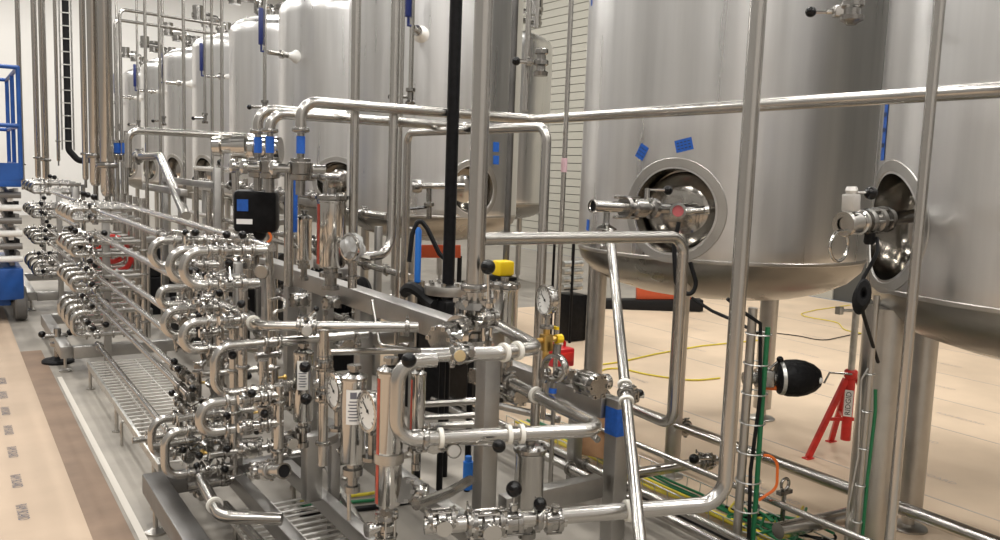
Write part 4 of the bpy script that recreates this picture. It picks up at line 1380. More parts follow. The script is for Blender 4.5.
# white name plate, reading upward, on the side facing the aisle
fw = V((0 - cx, 0 - cy, 0)).normalized()
M = frame(V((0, 0, .385)) + fw * .042, V((0, 0, 1)), fw)
b = MB(); b.box((0, 0, 0), (.175, .052, .003)); pl = b.obj('name_plate', 'paper', t); pl.matrix_local = M
text_on('lettering', 'RIDGID', .047, T((0, 0, .0025)), pl, 'print_black')

# ===================================================== black-bagged actuator
p = atD(797, 378, 4.05)
ax = right
M = frame(p, ax)
t = empty('bagged_actuator', M, 'valve actuator wrapped in a black plastic bag beside the green cables', 'actuator')
b = MB()
b.lathe((-.10, 0, 0), (1, 0, 0), [(0, .055), (.01, .075), (.05, .088), (.10, .090), (.14, .083), (.18, .066), (.205, .045), (.215, .02), (.217, .001)], 28)
bag = b.obj('bag', 'bag_plastic', t)
b = MB(); b.lathe((-.088, 0, 0), (1, 0, 0), [(0, .076), (.0, .079), (.016, .083), (.016, .078)], 28, caps=False); b.obj('silver_band', 'galvanised', bag)
b = MB(); b.sphere((.195, -.02, -.0), .016, 12, 8); b.obj('white_dot', 'white_plastic', bag).location = (-.105, -.028, .0)
b = MB(); b.cyl((-.26, 0, 0), (-.1, 0, 0), .028, 16); b.lathe((-.2, 0, 0), (1, 0, 0), [(0, .03), (0, .045), (.03, .045), (.03, .03)], 18); b.box((-.14, 0, 0), (.05, .07, .08), bev=.006); b.obj('stem', 'valve_steel', t)
b = MB(); b.cyl((-.14, 0, .04), (-.09, 0, .085), .006, 8); h = b.obj('small_lever', 'polished_steel', t)
b = MB(); b.sphere((-.085, 0, .09), .017, 12, 8); b.obj('knob', 'black_knob', h)
b = MB(); b.cyl((-.17, 0, -.045), (-.09, 0, -.05), .012, 10); b.obj('orange_plug', 'orange_cable', t)

# ============================================ cable riser and cable tray
p = atD(743, 450, 3.95)
t = empty('cable_riser', T((p.x, p.y, 0)), 'slim conduit post with wire ties, green and black cables strapped on it', 'cable riser')
b = MB(); b.cyl((0, 0, 0), (0, 0, 1.22), .021, 14); b.obj('post', 'satin_steel', t)
q_ = right * .075
b = MB(); b.tube([q_ + V((0, 0, .06)), q_ + V((.004, 0, .3)), q_ + V((-.002, 0, .7)), q_ + V((0, 0, 1.13))], .012, 12); b.obj('green_cable', 'green_cable', t)
b = MB(); b.tube([q_ * .55 + V((0, -.02, .1)), q_ * .35 + V((0, -.02, .45)), q_ * .6 + V((0, -.02, .8)), q_ * .3 + V((0, -.02, 1.15)), V((0, -.03, 1.2)) - right * .06, V((0, -.05, 1.27)) - right * .16], .009, 8); b.obj('black_cable', 'dark_cable', t)
for k in range(8):
    z = .12 + .14 * k
    b = MB(); b.torus(q_ * .45 + V((0, 0, z)), (0, 0, 1), .058, .0035, 18, 6); b.obj('tie', 'galvanised', t)
b = MB(); b.tube(fillet([q_ * 1.3 + V((0, 0, .52)), q_ * 2.2 + V((0, 0, .52)), q_ * 2.3 + V((0, 0, .36)), q_ * 1.2 + V((0, 0, .30))], .06), .007, 8); b.obj('orange_cable', 'orange_cable', t)
# thin pole beside the near leg, with green cable and loose wire
p = atD(866, 420, 3.75)
t = empty('conduit_post', T((p.x, p.y, 0)), 'thin conduit post before the near tank leg, green cable and loose grey wire on it', 'conduit')
b = MB(); b.cyl((0, 0, 0), (0, 0, 1.32), .0135, 12); b.obj('post', 'satin_steel', t)
b = MB(); b.tube([right * .03 + V((0, 0, .02)), right * .03 + V((0, 0, .5)), right * .038 + V((0, 0, .8)), right * .03 + V((0, 0, .9))], .008, 10); b.obj('green_cable', 'green_cable', t)
b = MB(); b.tube([right * -.05 + V((0, -.02, .1)), right * -.065 + V((0, -.02, .35)), right * -.04 + V((0, -.02, .6)), right * -.055 + V((0, -.02, .95)), right * -.03 + V((0, -.02, 1.0))], .004, 6); b.obj('loose_wire', 'galvanised', t)
for k in range(6):
    b = MB(); b.torus(V((0, 0, .12 + k * .17)), (0, 0, 1), .02, .004, 14, 6); b.obj('tie', 'galvanised', t)

tr = empty('cable_tray', T((3.40, 3.3, 0)), 'wire basket tray on the floor carrying yellow and green cables', 'cable tray')
b = MB()
for x in (-.12, -.04, .04, .12): b.cyl((x, -1.6, .03), (x, 1.5, .03), .004, 6)
for x in (-.13, .13): b.cyl((x, -1.6, .09), (x, 1.5, .09), .004, 6)
for k in range(32):
    y = -1.6 + k * .1
    b.tube([(-.13, y, .09), (-.125, y, .03), (.125, y, .03), (.13, y, .09)], .003, 6)
b.obj('basket', 'galvanised', tr)
for mt_, lab, xs in (('yellow_cable', 'bundle of yellow cables lying in the floor tray', (-.09, -.06, -.03)), ('green_cable', 'bundle of green cables lying in the floor tray', (.01, .04, .07))):
    t = empty('cable', T((3.40, 3.3, .045)), lab, 'cable')
    for i, x in enumerate(xs):
        b = MB(); b.tube([(x + .012 * math.sin(k * 1.3 + i * 2), -1.55 + k * .2, .006 * (k % 2)) for k in range(16)], .008, 8); b.obj('strand', mt_, t)
t = empty('cable', T((3.15, 3.0, .012)), 'black cables lying on the floor beside the wire tray', 'cable')
for i in range(3):
    b = MB(); b.tube([(.05 * i + .02 * math.sin(k * 1.1 + i), -1.5 + k * .22, .004 * (k % 2)) for k in range(15)], .011, 8); b.obj('strand', 'dark_cable', t)
# messy cable ends at the foot of the riser
p = atZ(755, 520, .03)
t = empty('cable', T(p), 'tangle of green and yellow cable ends at the foot of the cable riser', 'cable')
for i in range(7):
    r_ = random.Random(i); pts = [(r_.uniform(-.25, .25) * (k / 5 + .3), r_.uniform(-.22, .22) - .05 * k, .012 * i * .5 + r_.uniform(0, .03)) for k in range(6)]
    b = MB(); b.tube(fillet(pts, .05, 4), .007, 8); b.obj('strand', ('green_cable', 'dark_cable', 'yellow_cable', 'green_cable', 'green_cable', 'dark_cable', 'green_cable')[i], t)
# thin cables lying across the boards
def cable(lab, pts, mt_, r=.008):
    q = [atZ(x, y, .014) for x, y in pts]
    o0 = q[0].copy(); b = MB(); b.tube(fillet([p - o0 for p in q], .3, 5), r, 6)
    o = b.obj('cable', mt_); o.location = o0; return tag(o, lab, 'cable')


cable('yellow cable lying across the boards behind the leaning pipe, upper one', [(590, 366), (620, 362), (655, 354), (700, 346), (760, 340)], 'yellow_cable')
cable('yellow cable lying across the boards behind the leaning pipe, lower one', [(585, 378), (612, 366), (645, 374), (690, 381), (720, 378)], 'yellow_cable')
cable('thin dark cable crossing the boards under the wide tank', [(775, 333), (800, 336), (822, 341), (850, 335), (880, 332)], 'dark_cable', .006)
cable('orange cable wandering over the boards behind the red stand', [(850, 305), (815, 310), (795, 315), (838, 322), (845, 331), (880, 336)], 'yellow_cable', .006)
cable('yellow and green wires on the floor below the labelled housing', [(300, 500), (340, 497), (375, 493), (420, 480)], 'yellow_cable', .010)
cable('green wire on the floor below the labelled housing', [(300, 506), (340, 503), (375, 500), (420, 490)], 'green_cable', .010)
cable('black cable on the floor below the labelled housing', [(300, 514), (340, 511), (375, 507), (430, 498)], 'dark_cable', .016)

# black cables hanging from the manways
def hang(lab, pts, r=.010, mt_='dark_cable'):
    q = [atD(*p) for p in pts]; o0 = q[0].copy()
    b = MB(); b.tube(fillet([p - o0 for p in q], .08, 5), r, 8); o = b.obj('cable', mt_); o.location = o0
    return tag(o, lab, 'cable')


hang('black cable looping from the round sight port down past the wide tank legs', [(679, 222, 4.4), (674, 245, 4.4), (676, 285, 4.4), (690, 297, 4.4), (697, 285, 4.4), (690, 262, 4.4)], .012)
hang('thin black cable running from the wide tank to the cable riser', [(692, 298, 4.4), (712, 311, 4.3), (735, 321, 4.15), (757, 333, 3.95)], .009)
t = hang('black cable hanging from the valve of the cut-off tank', [(877, 238, 3.55), (878, 252, 3.5), (869, 268, 3.5), (862, 280, 3.5), (862, 310, 3.5), (868, 330, 3.6), (878, 362, 3.8)], .008)
p = atD(862, 293, 3.5)
b = MB()
for k in range(5): b.torus((.010 * k - .02, .010 * k - .02, -.004 * k), (.75, .55, .1 * (k - 2)), .019, .012, 22, 6)
me = b.mesh('cable_coil', 'dark_cable')
o = bpy.data.objects.new('cable_coil', me); C.objects.link(o); o.location = p; o.scale = (1, 1, 2.1)
tag(o, 'coiled black cable hanging under the valve of the cut-off tank', 'cable')

# ========================================= fittings on the two near manways
# wide tank: level stub with clamps, ball valve and pink sight port
a0 = atD(592, 206, 4.25); a1 = atD(668, 209, 4.55)
axx = (a1 - a0).normalized()
t = empty('manway_valve', frame(a0, axx), 'long outlet valve with open black end across the wide tank manway', 'valve')
L_ = (a1 - a0).length
b = MB(); b.lathe((0, 0, 0), (1, 0, 0), [(.0, .027), (.0, .033), (.012, .034), (.018, .029), (L_ * .45, .029)], 20, caps=False); tb = b.obj('outlet_tube', 'polished_steel', t)
b = MB(); b.lathe((.012, 0, 0), (1, 0, 0), [(0, .0275), (.003, .0275)], 18); b.obj('mouth', 'black_rubber', tb)
b = MB(); b.lathe((L_ * .40, 0, 0), (1, 0, 0), [(0, .03), (0, .055), (.02, .058), (.03, .036), (.06, .036), (.07, .048), (.14, .05), (.15, .036), (.18, .036), (.19, .057), (.22, .055), (.22, .03)], 24); bd = b.obj('body', 'valve_steel', t)
b = MB(); b.box((L_ * .40 + .02, 0, .052), (.16, .03, .018), bev=.003); b.box((L_ * .40 + .02, 0, -.052), (.16, .03, .018), bev=.003); b.obj('clamp', 'polished_steel', bd)
b = MB(); b.cyl((L_ * .70, 0, .04), (L_ * .70, 0, .105), .014, 12); b.cyl((L_ * .70, 0, .095), (L_ * .70 + .14, 0, .10), .006, 8); hh = b.obj('handle', 'polished_steel', t)
b = MB(); b.sphere((L_ * .70 + .15, 0, .10), .026); b.obj('knob', 'black_knob', hh)
b = MB(); b.lathe((L_ * .19, 0, -.03), (0, 0, -1), [(0, .016), (.05, .016), (.06, .02), (.08, .055), (.088, .057), (.095, .02), (.16, .016), (.17, .024), (.19, .024)], 20); b.obj('branch', 'valve_steel', t)
b = MB(); b.tube(fillet([(L_ * .40 + .2, 0, 0), (L_ * 1.0, 0, 0), V((L_ * 1.0, 0, 0)) + frame((0, 0, 0), axx).to_3x3().inverted() @ (cdir(246) * -.42)], .05), .028, 14); b.obj('neck', 'valve_steel', t)
p = atD(678, 211, 4.42)
t = empty('sight_port', frame(p, (EYEP - p).normalized()), 'round sight port with pink lens in front of the wide tank manway', 'sight port')
b = MB(); b.lathe((-.06, 0, 0), (1, 0, 0), [(0, .035), (.02, .045), (.04, .045), (.045, .043), (.06, .043), (.062, .030), (.052, .029)], 6 * 4, caps=False); b.obj('case', 'valve_steel', t)
b = MB(); b.lathe((-.012, 0, 0), (1, 0, 0), [(0, .0295), (.006, .0295)], 20); b.obj('lens', 'pink_lens', t)
b = MB(); b.lathe((-.03, .03, 0), (0, 1, .1), [(0, .018), (.04, .02), (.06, .012), (.10, .012), (.11, .022), (.13, .022)], 14); b.obj('plug', 'polished_steel', t)
b = MB(); b.cyl((-.055, 0, 0), V((-.055, 0, 0)) + frame((0, 0, 0), (EYEP - p).normalized()).to_3x3().inverted() @ (cdir(246) * -.42), .022, 14); b.obj('neck', 'valve_steel', t)
# cut-off tank: valve group sticking straight out
n5 = cdir(305); base = T2 + n5 * (TR - .09); base.z = 1.655
v0 = atD(843, 224, 3.45); v1_ = atD(912, 216, 3.75)
axx = (v1_ - v0).normalized(); L_ = (v1_ - v0).length
t = empty('manway_valve', frame(v0, axx), 'stacked clamp valve with black ball lever on the cut-off tank manway', 'valve')
b = MB(); b.lathe((0, 0, 0), (1, 0, 0), [(0, .028), (0, .05), (.015, .054), (.02, .046), (.10, .046), (.105, .054), (.12, .054), (.125, .038), (.15, .038)], 24, caps=False); b.lathe((.01, 0, 0), (1, 0, 0), [(0, .03), (.002, .03)], 18); b.obj('body', 'polished_steel', t)
b = MB(); b.lathe((.15, 0, 0), (1, 0, 0), [(0, .035), (0, .052), (.02, .056), (.04, .05), (.05, .04), (.07, .04), (.075, .056), (.10, .056), (.105, .036), (.13, .036), (.135, .058), (.16, .058), (.165, .03), (.42, .03)], 24)
for k in range(6):
    g = k * PI / 3; b.cyl((.14, .05 * math.cos(g), .05 * math.sin(g)), (.30, .05 * math.cos(g), .05 * math.sin(g)), .006, 8)
b.obj('clamp_stack', 'valve_steel', t)
b = MB(); b.box((.05, 0, .085), (.055, .055, .07), bev=.006); b.lathe((.05, 0, .12), (0, 0, 1), [(0, .02), (.015, .026), (.03, .02)], 14); b.obj('stem', 'bar_steel', t)
b = MB(); b.cyl((.05, 0, .128), (.13, -.02, .122), .006, 8); hh = b.obj('handle', 'polished_steel', t)
b = MB(); b.sphere((.15, -.025, .12), .028); b.obj('knob', 'black_knob', hh)
b = MB(); b.lathe((.20, 0, -.03), (0, 0, -1), [(0, .02), (.06, .024), (.07, .018)], 14); b.obj('black_plug', 'black_rubber', t)
b = MB(); b.torus((-.02, .0, -.09), (0, 1, 0), .062, .007, 24, 8); b.obj('ring_handle', 'polished_steel', t)
# the top outlet valve between the wide tanks
p = atD(852, 11, 3.7)
t = empty('sample_valve', frame(p, (0, 0, 1), right), 'clamped valve with black knob at the top between both wide tanks', 'valve')
b = MB(); b.lathe((-.06, 0, 0), (1, 0, 0), [(0, .02), (.01, .03), (.02, .05), (.04, .052), (.045, .035), (.07, .035), (.08, .05), (.10, .05), (.11, .03), (.6, .026)], 22); b.obj('body', 'valve_steel', t)
b = MB(); b.cyl((.0, -.03, -.02), (.0, -.03, -.10), .012, 10); b.cyl((0, -.03, -.06), (-.004, -.03, -.15), .007, 8); b.box((0, -.02, -.05), (.05, .05, .05), bev=.006); hh = b.obj('handle', 'polished_steel', t)
b = MB(); b.sphere((-.004, -.03, -.17), .024); b.obj('knob', 'black_knob', hh)
# valve on the tank behind the black pole
a0 = atD(412, 186, 8.0); a1 = atD(446, 186, 8.05)
t = empty('manway_valve', frame(a0, a1 - a0), 'level clamped valve on the manway of the tank behind the black pole', 'valve')
b = MB(); b.lathe((0, 0, 0), (1, 0, 0), [(0, .03), (0, .06), (.05, .07), (.09, .06), (.1, .03), (.5, .03)], 20); b.obj('body', 'valve_steel', t)
b = MB(); b.lathe((.16, 0, -.03), (0, 0, -1), [(0, .025), (.12, .025), (.13, .05), (.16, .05), (.17, .025), (.28, .025)], 16); b.obj('branch', 'valve_steel', t)
b = MB(); b.sphere((-.06, 0, -.22), .04); b.cyl((-.06, 0, -.22), (.14, 0, -.2), .014, 8); b.obj('lever', 'black_knob', t)
M3 = frame((0, 0, 0), a1 - a0).to_3x3().inverted()
b = MB(); b.cyl((.45, 0, 0), V((.45, 0, 0)) + M3 @ (cdir(20) * .60), .028, 12); b.obj('neck', 'valve_steel', t)

# ============================================================== blue tapes
def shell_tape(Tc, px, py, d, w, h, rot, lab, print_=True):
    """tape square that lies on the tank skin"""
    r = ray(px, py); a = r.x ** 2 + r.y ** 2; q = -(r.x * Tc.x + r.y * Tc.y); c_ = Tc.x ** 2 + Tc.y ** 2 - TR ** 2
    t_ = (-q - math.sqrt(q * q - a * c_)) / a
    p = EYEP + r * t_
    n = V((p.x - Tc.x, p.y - Tc.y, 0)).normalized(); s_ = V((-n.y, n.x, 0))
    b = MB(); vs = []; fs = []; N = 6
    for i in range(N + 1):
        for j in range(2):
            u_, w_ = (i / N - .5) * w, (j - .5) * h
            x = u_ * math.cos(rot) - w_ * math.sin(rot); z = u_ * math.sin(rot) + w_ * math.cos(rot)
            g = x / TR
            q_ = V((Tc.x, Tc.y, 0)) + (n * math.cos(g) + s_ * math.sin(g)) * (TR + .0025); q_.z = p.z + z
            vs.append(q_ - p)
    for i in range(N): fs.append((2 * i, 2 * i + 2, 2 * i + 3, 2 * i + 1))
    b.add(vs, fs); o = b.obj('tape', 'blue_tape'); o.location = p
    tag(o, lab, 'tape')
    if print_:
        b = MB()
        for k in range(3):
            for m_ in range(4):
                vs = []
                for (uu, ww) in ((-.5, -.5), (.5, -.5), (.5, .5), (-.5, .5)):
                    u_ = w * (-.32 + .21 * m_ + uu * .13); w_ = h * (.25 - .25 * k + ww * .07)
                    x = u_ * math.cos(rot) - w_ * math.sin(rot); z = u_ * math.sin(rot) + w_ * math.cos(rot); g = x / TR
                    q_ = V((Tc.x, Tc.y, 0)) + (n * math.cos(g) + s_ * math.sin(g)) * (TR + .0045); q_.z = p.z + z; vs.append(q_ - p)
                b.add(vs, [(0, 1, 2, 3)])
        b.obj('pen_marks', 'print_black', o)


TZ = V((4.5, 8.22, 0))
shell_tape(T1, 642, 152, 0, .062, .085, -.5, 'tilted blue tape square above the wide tank manway, toward the tank edge')
shell_tape(T1, 684, 145, 0, .10, .07, .25, 'blue tape square straight above the wide tank manway')
shell_tape(T1, 588, 225, 0, .045, .07, -.1, 'narrow blue tape beside the open outlet end on the wide tank', False)
shell_tape(T1, 592, 1, 0, .04, .06, 0, 'blue tape bit high on the edge of the wide tank', False)
shell_tape(T2, 885, 130, 0, .055, .28, 0.02, 'long vertical blue tape strip above the cut-off tank manway')
shell_tape(TZ, 496, 147, 0, .09, .10, 0, 'upper blue tape square on the tank behind the black pole', False)
shell_tape(TZ, 496, 160, 0, .09, .09, 0, 'lower blue tape square on the tank behind the black pole', False)
p = V((2.61, 2.90, .66)); b = MB(); b.box((0, 0, 0), (.0885, .0885, .135), bev=.006); o = b.obj('tape', 'blue_tape'); o.location = p
tag(o, 'blue tape wrapped round the top of the lower frame post', 'tape')
p = atD(468, 474, 3.9); b = MB(); b.cyl((0, 0, -.07), (0, 0, .06), .024, 16); b.cyl((0, 0, .06), (0, 0, .085), .016, 12); o = b.obj('spray_can', 'blue_wrap'); o.location = (p.x, p.y, p.z)
tag(o, 'small blue canister beside the front post', 'canister')
p = atD(418, 256, 4.75); zt_ = atD(418, 227, 4.75).z; zb = atD(418, 284, 4.75).z
b = MB(); b.tube([(0, 0, zb), (0, 0, zb + .01), (0, 0, zt_ - .02), (0, 0, zt_)], [.008, .018, .018, .008], 14); o = b.obj('blue_pole', 'blue_wrap'); o.location = (p.x, p.y, 0)
b = MB(); b.cyl((0, 0, 0), (0, 0, zb + .01), .010, 10); b.obj('rod', 'satin_steel', o)
tag(o, 'bright blue padded pole standing beside the black pole', 'pole')
hang('black hose looping over the bright blue padded pole', [(409, 262, 4.9), (412, 235, 4.9), (419, 218, 4.9), (427, 228, 4.9), (440, 255, 4.9), (450, 262, 4.9)], .014)
hang('black hose lying at the pump foot', [(405, 292, 4.8), (412, 285, 4.7), (428, 300, 4.7), (436, 306, 4.6)], .035)

# ==================== valves under the bent overhead pipe ends, transmitter box
for px, (x, y), lab in ((302, (x8, ye), 'first'), (272, (x8b, ye + .3), 'second'), (260, (x8c, ye + .52), 'third')):
    t = empty('drop_valve', T((x, y, 1.78)), f'clamped drop valve with blue tape under the {lab} bent overhead pipe end', 'valve')
    b = MB(); b.lathe((0, 0, 0), (0, 0, 1), [(-.13, .024), (-.06, .024), (-.055, .05), (-.03, .052), (-.025, .06), (.03, .062), (.035, .05), (.05, .05), (.055, .018), (.18, .018)], 22); b.obj('body', 'valve_steel', t)
    b = MB(); b.lathe((0, 0, .075), (0, 0, 1), [(0, .0215), (.085, .0215)], 20, caps=False); b.obj('blue_tape', 'blue_tape', t)
    b = MB(); b.cyl((-.12, .02, 0), (.12, -.02, 0), .022, 14); b.lathe((-.12, .02, 0), (-1, .1, 0), [(0, .02), (0, .036), (.02, .038), (.03, .02)], 16); b.obj('side_ports', 'polished_steel', t)
p = atD(266, 150, 5.0)
t = empty('clamp_drum', frame(p, right), 'shiny ribbed clamp drum beside the blue-taped drop valves', 'pipe joint')
b = MB(); b.lathe((-.09, 0, 0), (1, 0, 0), [(0, .04), (0, .075), (.03, .08), (.04, .07), (.06, .085), (.10, .085), (.12, .07), (.15, .08), (.18, .075), (.18, .04)], 24); b.obj('drum', 'polished_steel', t)
b = MB(); b.cyl((0, 0, -p.z), (0, 0, -.06), .024, 12); b.obj('stem', 'tube_steel', t)
p = atD(234, 146, 5.6)
t = empty('clamp_drum', frame(p, right), 'shiny clamp drum farther along the same row as the ribbed one', 'pipe joint')
b = MB(); b.lathe((-.13, 0, 0), (1, 0, 0), [(0, .04), (0, .065), (.05, .07), (.06, .05), (.12, .05), (.13, .08), (.22, .085), (.23, .06), (.26, .05)], 24); b.obj('drum', 'polished_steel', t)
b = MB(); b.cyl((0, 0, -p.z), (0, 0, -.06), .024, 12); b.obj('stem', 'tube_steel', t)
hx = atD(289, 190, 4.6)
t = pipe('tape_pole', 'upright tube half wrapped in blue tape beside the black transmitter box', [zlen(hx, 1.13), zlen(hx, 1.80)], .026)
b = MB(); b.cyl((.03, .0, .30), (.03, .0, .62), .018, 12); b.obj('blue_tape', 'blue_tape', t)
p = atD(253, 211, 4.75)
fwd_ = (V((0, 0, p.z)) - p).normalized()
M = frame(p, V((-.8, .6, 0)).cross(V((0, 0, 1))) * 1.0)
t = empty('transmitter_box', T(p) @ Rz(math.radians(-24)), 'bulky black valve control box with blue tape and white label', 'control box')
b = MB(); b.box((.02, 0, 0), (.24, .17, .24), bev=.03); b.lathe((0, 0, -.17), (0, 0, 1), [(0, .05), (.03, .075), (.07, .08)], 20); bx = b.obj('case', 'black_paint', t)
b = MB(); b.box((-.045, -.087, .035), (.06, .004, .065)); b.obj('blue_tape', 'blue_tape', t)
b = MB(); b.box((-.035, -.087, -.055), (.085, .004, .028)); b.obj('white_label', 'paper', t)
b = MB(); b.lathe((0, 0, -.44), (0, 0, 1), [(0, .035), (.18, .035), (.185, .05), (.22, .05), (.225, .06), (.27, .06)], 20); b.obj('stem', 'valve_steel', t)
b = MB(); b.tube(fillet([(.08, -.05, -.09), (.12, -.1, -.15), (.03, -.14, -.2), (-.04, -.12, -.16)], .04), .007, 8); b.obj('lead', 'orange_cable', t)

# ==================================================== rear pipe rack, clutter
rk = empty('pipe_rack', T((2.5, 6.0, 0)), 'open square-tube pipe rack between the middle manifold and the far tanks', 'pipe rack')
for x, y, z in ((0, .2, 1.55), (0, 2.0, 1.6), (0, 4.0, 1.6), (.6, .6, 1.3), (.6, 2.8, 1.55), (-.6, 1.2, 1.75), (-.6, 3.2, 1.6)):
    b = MB(); b.beam((x, y, 0), (x, y, z), .055, .055); b.obj('post', 'frame_steel', rk)
for p0, p1 in (((-.6, 1.2, 1.15), (0, 2.0, 1.15)), ((0, .2, 1.5), (0, 4.0, 1.5)), ((-.6, 1.2, .35), (-.6, 3.2, .35)), ((0, .2, .3), (0, 4.0, .3)), ((-.6, 1.2, 1.6), (-.6, 3.2, 1.6)), ((0, 2.0, 1.2), (.6, 2.8, 1.2))):
    b = MB(); b.beam(p0, p1, .055, .055); b.obj('beam', 'frame_steel', rk)
RN = ['topmost', 'second', 'third', 'fourth', 'fifth', 'sixth', 'seventh', 'lowest']
for i, (x, z, y0, y1, r) in enumerate(((2.35, 1.72, 5.6, 9.8, .026), (2.2, 1.58, 5.4, 10.5, .022), (2.75, 1.44, 5.7, 10, .028), (2.25, 1.24, 5.2, 9.6, .024), (2.7, 1.05, 5.2, 10, .024), (2.15, .80, 5.4, 9.8, .022), (2.6, .60, 5.0, 10, .028), (2.2, .36, 5.0, 9.5, .024))):
    pipe('rack_pipe', f'{RN[i]} level pipe on the rear pipe rack', [(x, y0, z), (x, y1, z)], r, clamps=[((x, y0 + .4 + k * .7, z), (0, 1, 0)) for k in range(5)], seg=12)
    for k in range(3):
        valve((x, y0 + .6 + k * 1.3 + .15 * (i % 3), z), (0, 1, 0), (-.3, -.3, 1), f'knobbed valve on the {RN[i]} rear rack pipe, {ORD[k]} along it', r, .07, .030, rv.choice((0, 3.1, 1.6)), group='valves of the rear pipe rack')
for i in range(10):
    x = 1.75 + .16 * i; y = 6.4 + .55 * ((i * 7) % 5)
    pipe('rack_riser', f'upright tube rising through the rear pipe rack, {ORD[i]} toward the tanks', [(x, y, 0), (x, y, 1.35 + .06 * ((i * 3) % 7))], .024, clamps=[((x, y, .5), (0, 0, 1)), ((x, y, 1.1), (0, 0, 1))], seg=12)
a = [atD(118, 158, 8.6), atD(160, 156, 8.2), atD(186, 216, 7.2)]
pipe('slanted_pipe', 'thick pipe elbow sloping down behind the topmost transfer pipe', a, .042, .16, clamps=[(along(a[0], a[1], .5), a[1] - a[0])])
for px, lab in ((117, 'first'), (126, 'second')):
    p = atD(px, 148, 8.4)
    t = empty('drop_valve', T(p), f'small valve with blue body, {lab} of two beside the thickest tall pipe', 'valve')
    b = MB(); b.lathe((0, 0, 0), (0, 0, 1), [(-.05, .03), (-.05, .038), (.05, .038), (.05, .03)], 16); b.obj('blue_body', 'blue_tape', t)
    b = MB(); b.lathe((0, 0, -.12), (0, 0, 1), [(-.35, .02), (0, .02), (0, .045), (.05, .048), (.07, .03)], 16); b.lathe((0, 0, .05), (0, 0, 1), [(0, .04), (.03, .04), (.03, .02), (.12, .02)], 14); b.obj('fittings', 'polished_steel', t)
for i in range(3):
    p = atD(112 + 4 * i, 249 + 9 * i, 7.3 + .1 * i); b = MB()
    b.torus((0, 0, 0), (.2, 1, .1), .11 + .01 * i, .022, 26, 8); o = b.obj('hose_coil', 'red_paint'); o.location = p
    tag(o, f'red hose loop hanging in the rear pipe rack, {["upper", "middle", "lower"][i]} of three', 'hose')

# ============================================================= far things
t = empty('red_case', T((2.72, 3.52, .765)), 'red plastic case resting behind the side rail', 'case')
b = MB(); b.box((0, 0, .065), (.13, .12, .10), bev=.01); b.obj('body', 'red_plastic', t)
b = MB(); b.tube(fillet([(-.04, 0, .11), (-.04, 0, .145), (.04, 0, .145), (.04, 0, .11)], .015), .008, 8); b.obj('handle', 'red_plastic', t)
b = MB(); b.box((0, -.063, .07), (.10, .006, .05), bev=.002); b.obj('latch_plate', 'red_paint', t)
b = MB(); b.box((0, 0, .007), (.05, .2, .012)); b.obj('support', 'satin_steel', t)
t = empty('cardboard_box', T((3.28, 3.78, .10)) @ Rz(.5), 'tilted brown cardboard box with white printed label by the floor pipes', 'box')
b = MB(); b.box((0, 0, .14), (.20, .2, .28), Matrix.Rotation(.35, 3, 'Y'), bev=.003); bx = b.obj('carton', 'cardboard', t)
b = MB(); M3 = Matrix.Rotation(.35, 3, 'Y'); b.box(V((0, 0, .14)) + M3 @ V((.01, -.102, .04)), (.13, .003, .15), M3); lb = b.obj('paper_label', 'paper', t)
b = MB()
for k in range(6): b.box(V((0, 0, .14)) + M3 @ V((.01, -.1045, .09 - .02 * k)), (.09 - .02 * (k % 3), .001, .007), M3)
b.obj('label_print', 'print_grey', lb)
p = atZ(665, 304, 0)
p = atD(662, 290, 11.5)
t = empty('barrier', T((p.x, p.y, 0)), 'low orange-red barrier on long black base, far behind the wide tank legs', 'barrier')
b = MB(); b.beam(-right * .35 + V((0, 0, .255)), right * .42 + V((0, 0, .255)), .10, .20); b.obj('panel', 'orange_paint', t)
b = MB(); b.beam(-right * .9 + V((0, 0, .075)), right * .55 + V((0, 0, .075)), .22, .15); b.obj('base', 'black_rubber', t)
p = atD(440, 251, 10.6)
t = empty('barrier', T((p.x, p.y, 0)), 'short orange-red barrier panel on posts behind the black pole', 'barrier')
b = MB(); b.beam(-right * .36 + V((0, 0, .78)), right * .26 + V((0, 0, .78)), .06, .16); b.obj('panel', 'orange_paint', t)
for s_ in (-.35, .25):
    b = MB(); b.cyl(right * s_, right * s_ + V((0, 0, .72)), .03, 10); b.obj('post', 'black_rubber', t)
p = atD(503, 268, 6.6)
t = empty('yellow_cart', T((p.x, p.y, 0)), 'yellow tool case on a black trolley behind the capped housing', 'trolley')
b = MB(); b.box((0, 0, p.z), (.14, .13, .12), bev=.02); b.obj('yellow_case', 'yellow_plastic', t)
b = MB(); b.box((0, 0, (p.z - .06) / 2 + .05), (.13, .22, p.z - .16), bev=.01); b.box((0, -.12, .5), (.10, .02, .12)); b.obj('cabinet', 'black_paint', t)
for x in (-.05, .05):
    for y in (-.09, .09):
        b = MB(); b.lathe((x - .015, y, .05), (1, 0, 0), [(0, .05), (.03, .05)], 14); b.obj('caster', 'black_rubber', t)
p = atD(571, 300, 9.2)
t = empty('equipment_rack', T((p.x, p.y, 0)), 'black equipment rack with grey coiled parts behind the wide tank leg', 'rack')
b = MB(); b.box((0, 0, .26), (.22, .3, .50), bev=.01); b.obj('cabinet', 'black_paint', t)
for k in range(4):
    b = MB(); b.lathe((-.13, 0, .58 + k * .085), (1, 0, 0), [(0, .02), (0, .035), (.26, .035), (.26, .02)], 14); b.obj('roll', 'galvanised', t)
for x in (-.13, .13):
    for y in (-.17, .17):
        b = MB(); b.cyl((x, y, 0), (x, y, 1.12), .015, 8); b.obj('upright', 'black_paint', t)
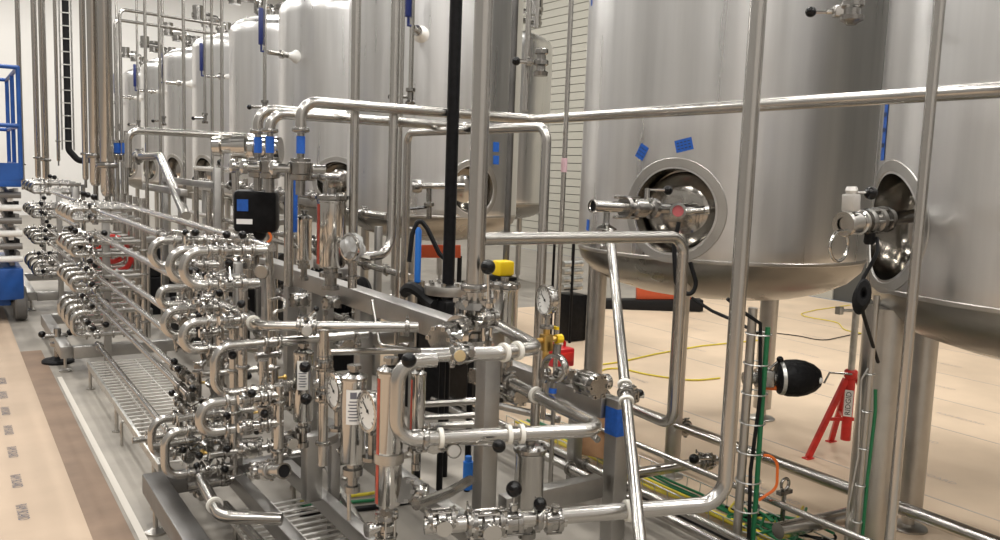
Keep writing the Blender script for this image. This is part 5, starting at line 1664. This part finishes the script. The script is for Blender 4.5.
# low clutter at the corner of the middle manifold: castered base
p = atZ(62, 362, 0)
t = empty('floor_valve_base', T((p.x - .03, p.y, 0)), 'round black-based drain valve on the floor by the middle manifold corner', 'valve')
b = MB(); b.lathe((0, 0, 0), (0, 0, 1), [(0, .13), (.02, .13), (.03, .12), (.03, .08), (.05, .05)], 28); b.obj('base', 'black_rubber', t)
b = MB(); b.cyl((0, 0, .04), (0, 0, .30), .03, 14); b.lathe((0, 0, .14), (0, 0, 1), [(0, .03), (.01, .06), (.04, .06), (.05, .03)], 16); b.cyl((-.1, 0, .24), (.08, 0, .24), .02, 12); b.obj('body', 'valve_steel', t)
for s_ in (-.12, .1):
    b = MB(); b.sphere((s_, 0, .26), .03); b.obj('knob', 'black_knob', t)

# dark pump units standing behind the rear rack
PN2 = ['by the farthest manifold', 'by the middle manifold', 'behind the topmost transfer pipe', 'below the far tank manways', 'under the black transmitter box', 'below the big housing over the rail']
for i, (x, y) in enumerate(((2.0, 10.6), (2.2, 8.6), (3.0, 9.5), (3.1, 7.9), (2.95, 7.1), (3.2, 5.6))):
    t = empty('pump_motor', T((x, y, 0)) @ Rz(.4 * i), 'dark finned pump motor on a black plinth ' + PN2[i], 'pump')
    b = MB(); b.box((0, 0, .22), (.5, .62, .44), bev=.015); b.obj('plinth', 'black_paint', t)
    b = MB(); b.lathe((0, -.26, .62), (0, 1, 0), [(0, .10), (0, .17), (.03, .18)] + [(.05 + .02 * k, .18 if k % 2 else .15) for k in range(18)] + [(.42, .18), (.44, .12), (.52, .05)], 24); b.box((0, 0, .46), (.22, .4, .06)); b.obj('motor', 'black_rubber', t)
    b = MB(); b.box((.0, -.02, .84), (.16, .2, .10), bev=.01); b.obj('terminal_box', 'lift_grey', t)
    b = MB(); b.lathe((0, .26, .62), (0, 1, 0), [(0, .06), (0, .14), (.08, .15), (.10, .10), (.14, .05)], 20); b.cyl((0, .32, .7), (0, .32, .98), .035, 12); b.obj('pump_head', 'valve_steel', t)

sc = bpy.context.scene
sc.view_settings.view_transform = 'Standard'
sc.view_settings.look = 'None'
sc.view_settings.gamma = 1
sc.view_settings.use_curve_mapping = False
sc.view_settings.exposure = 1.06
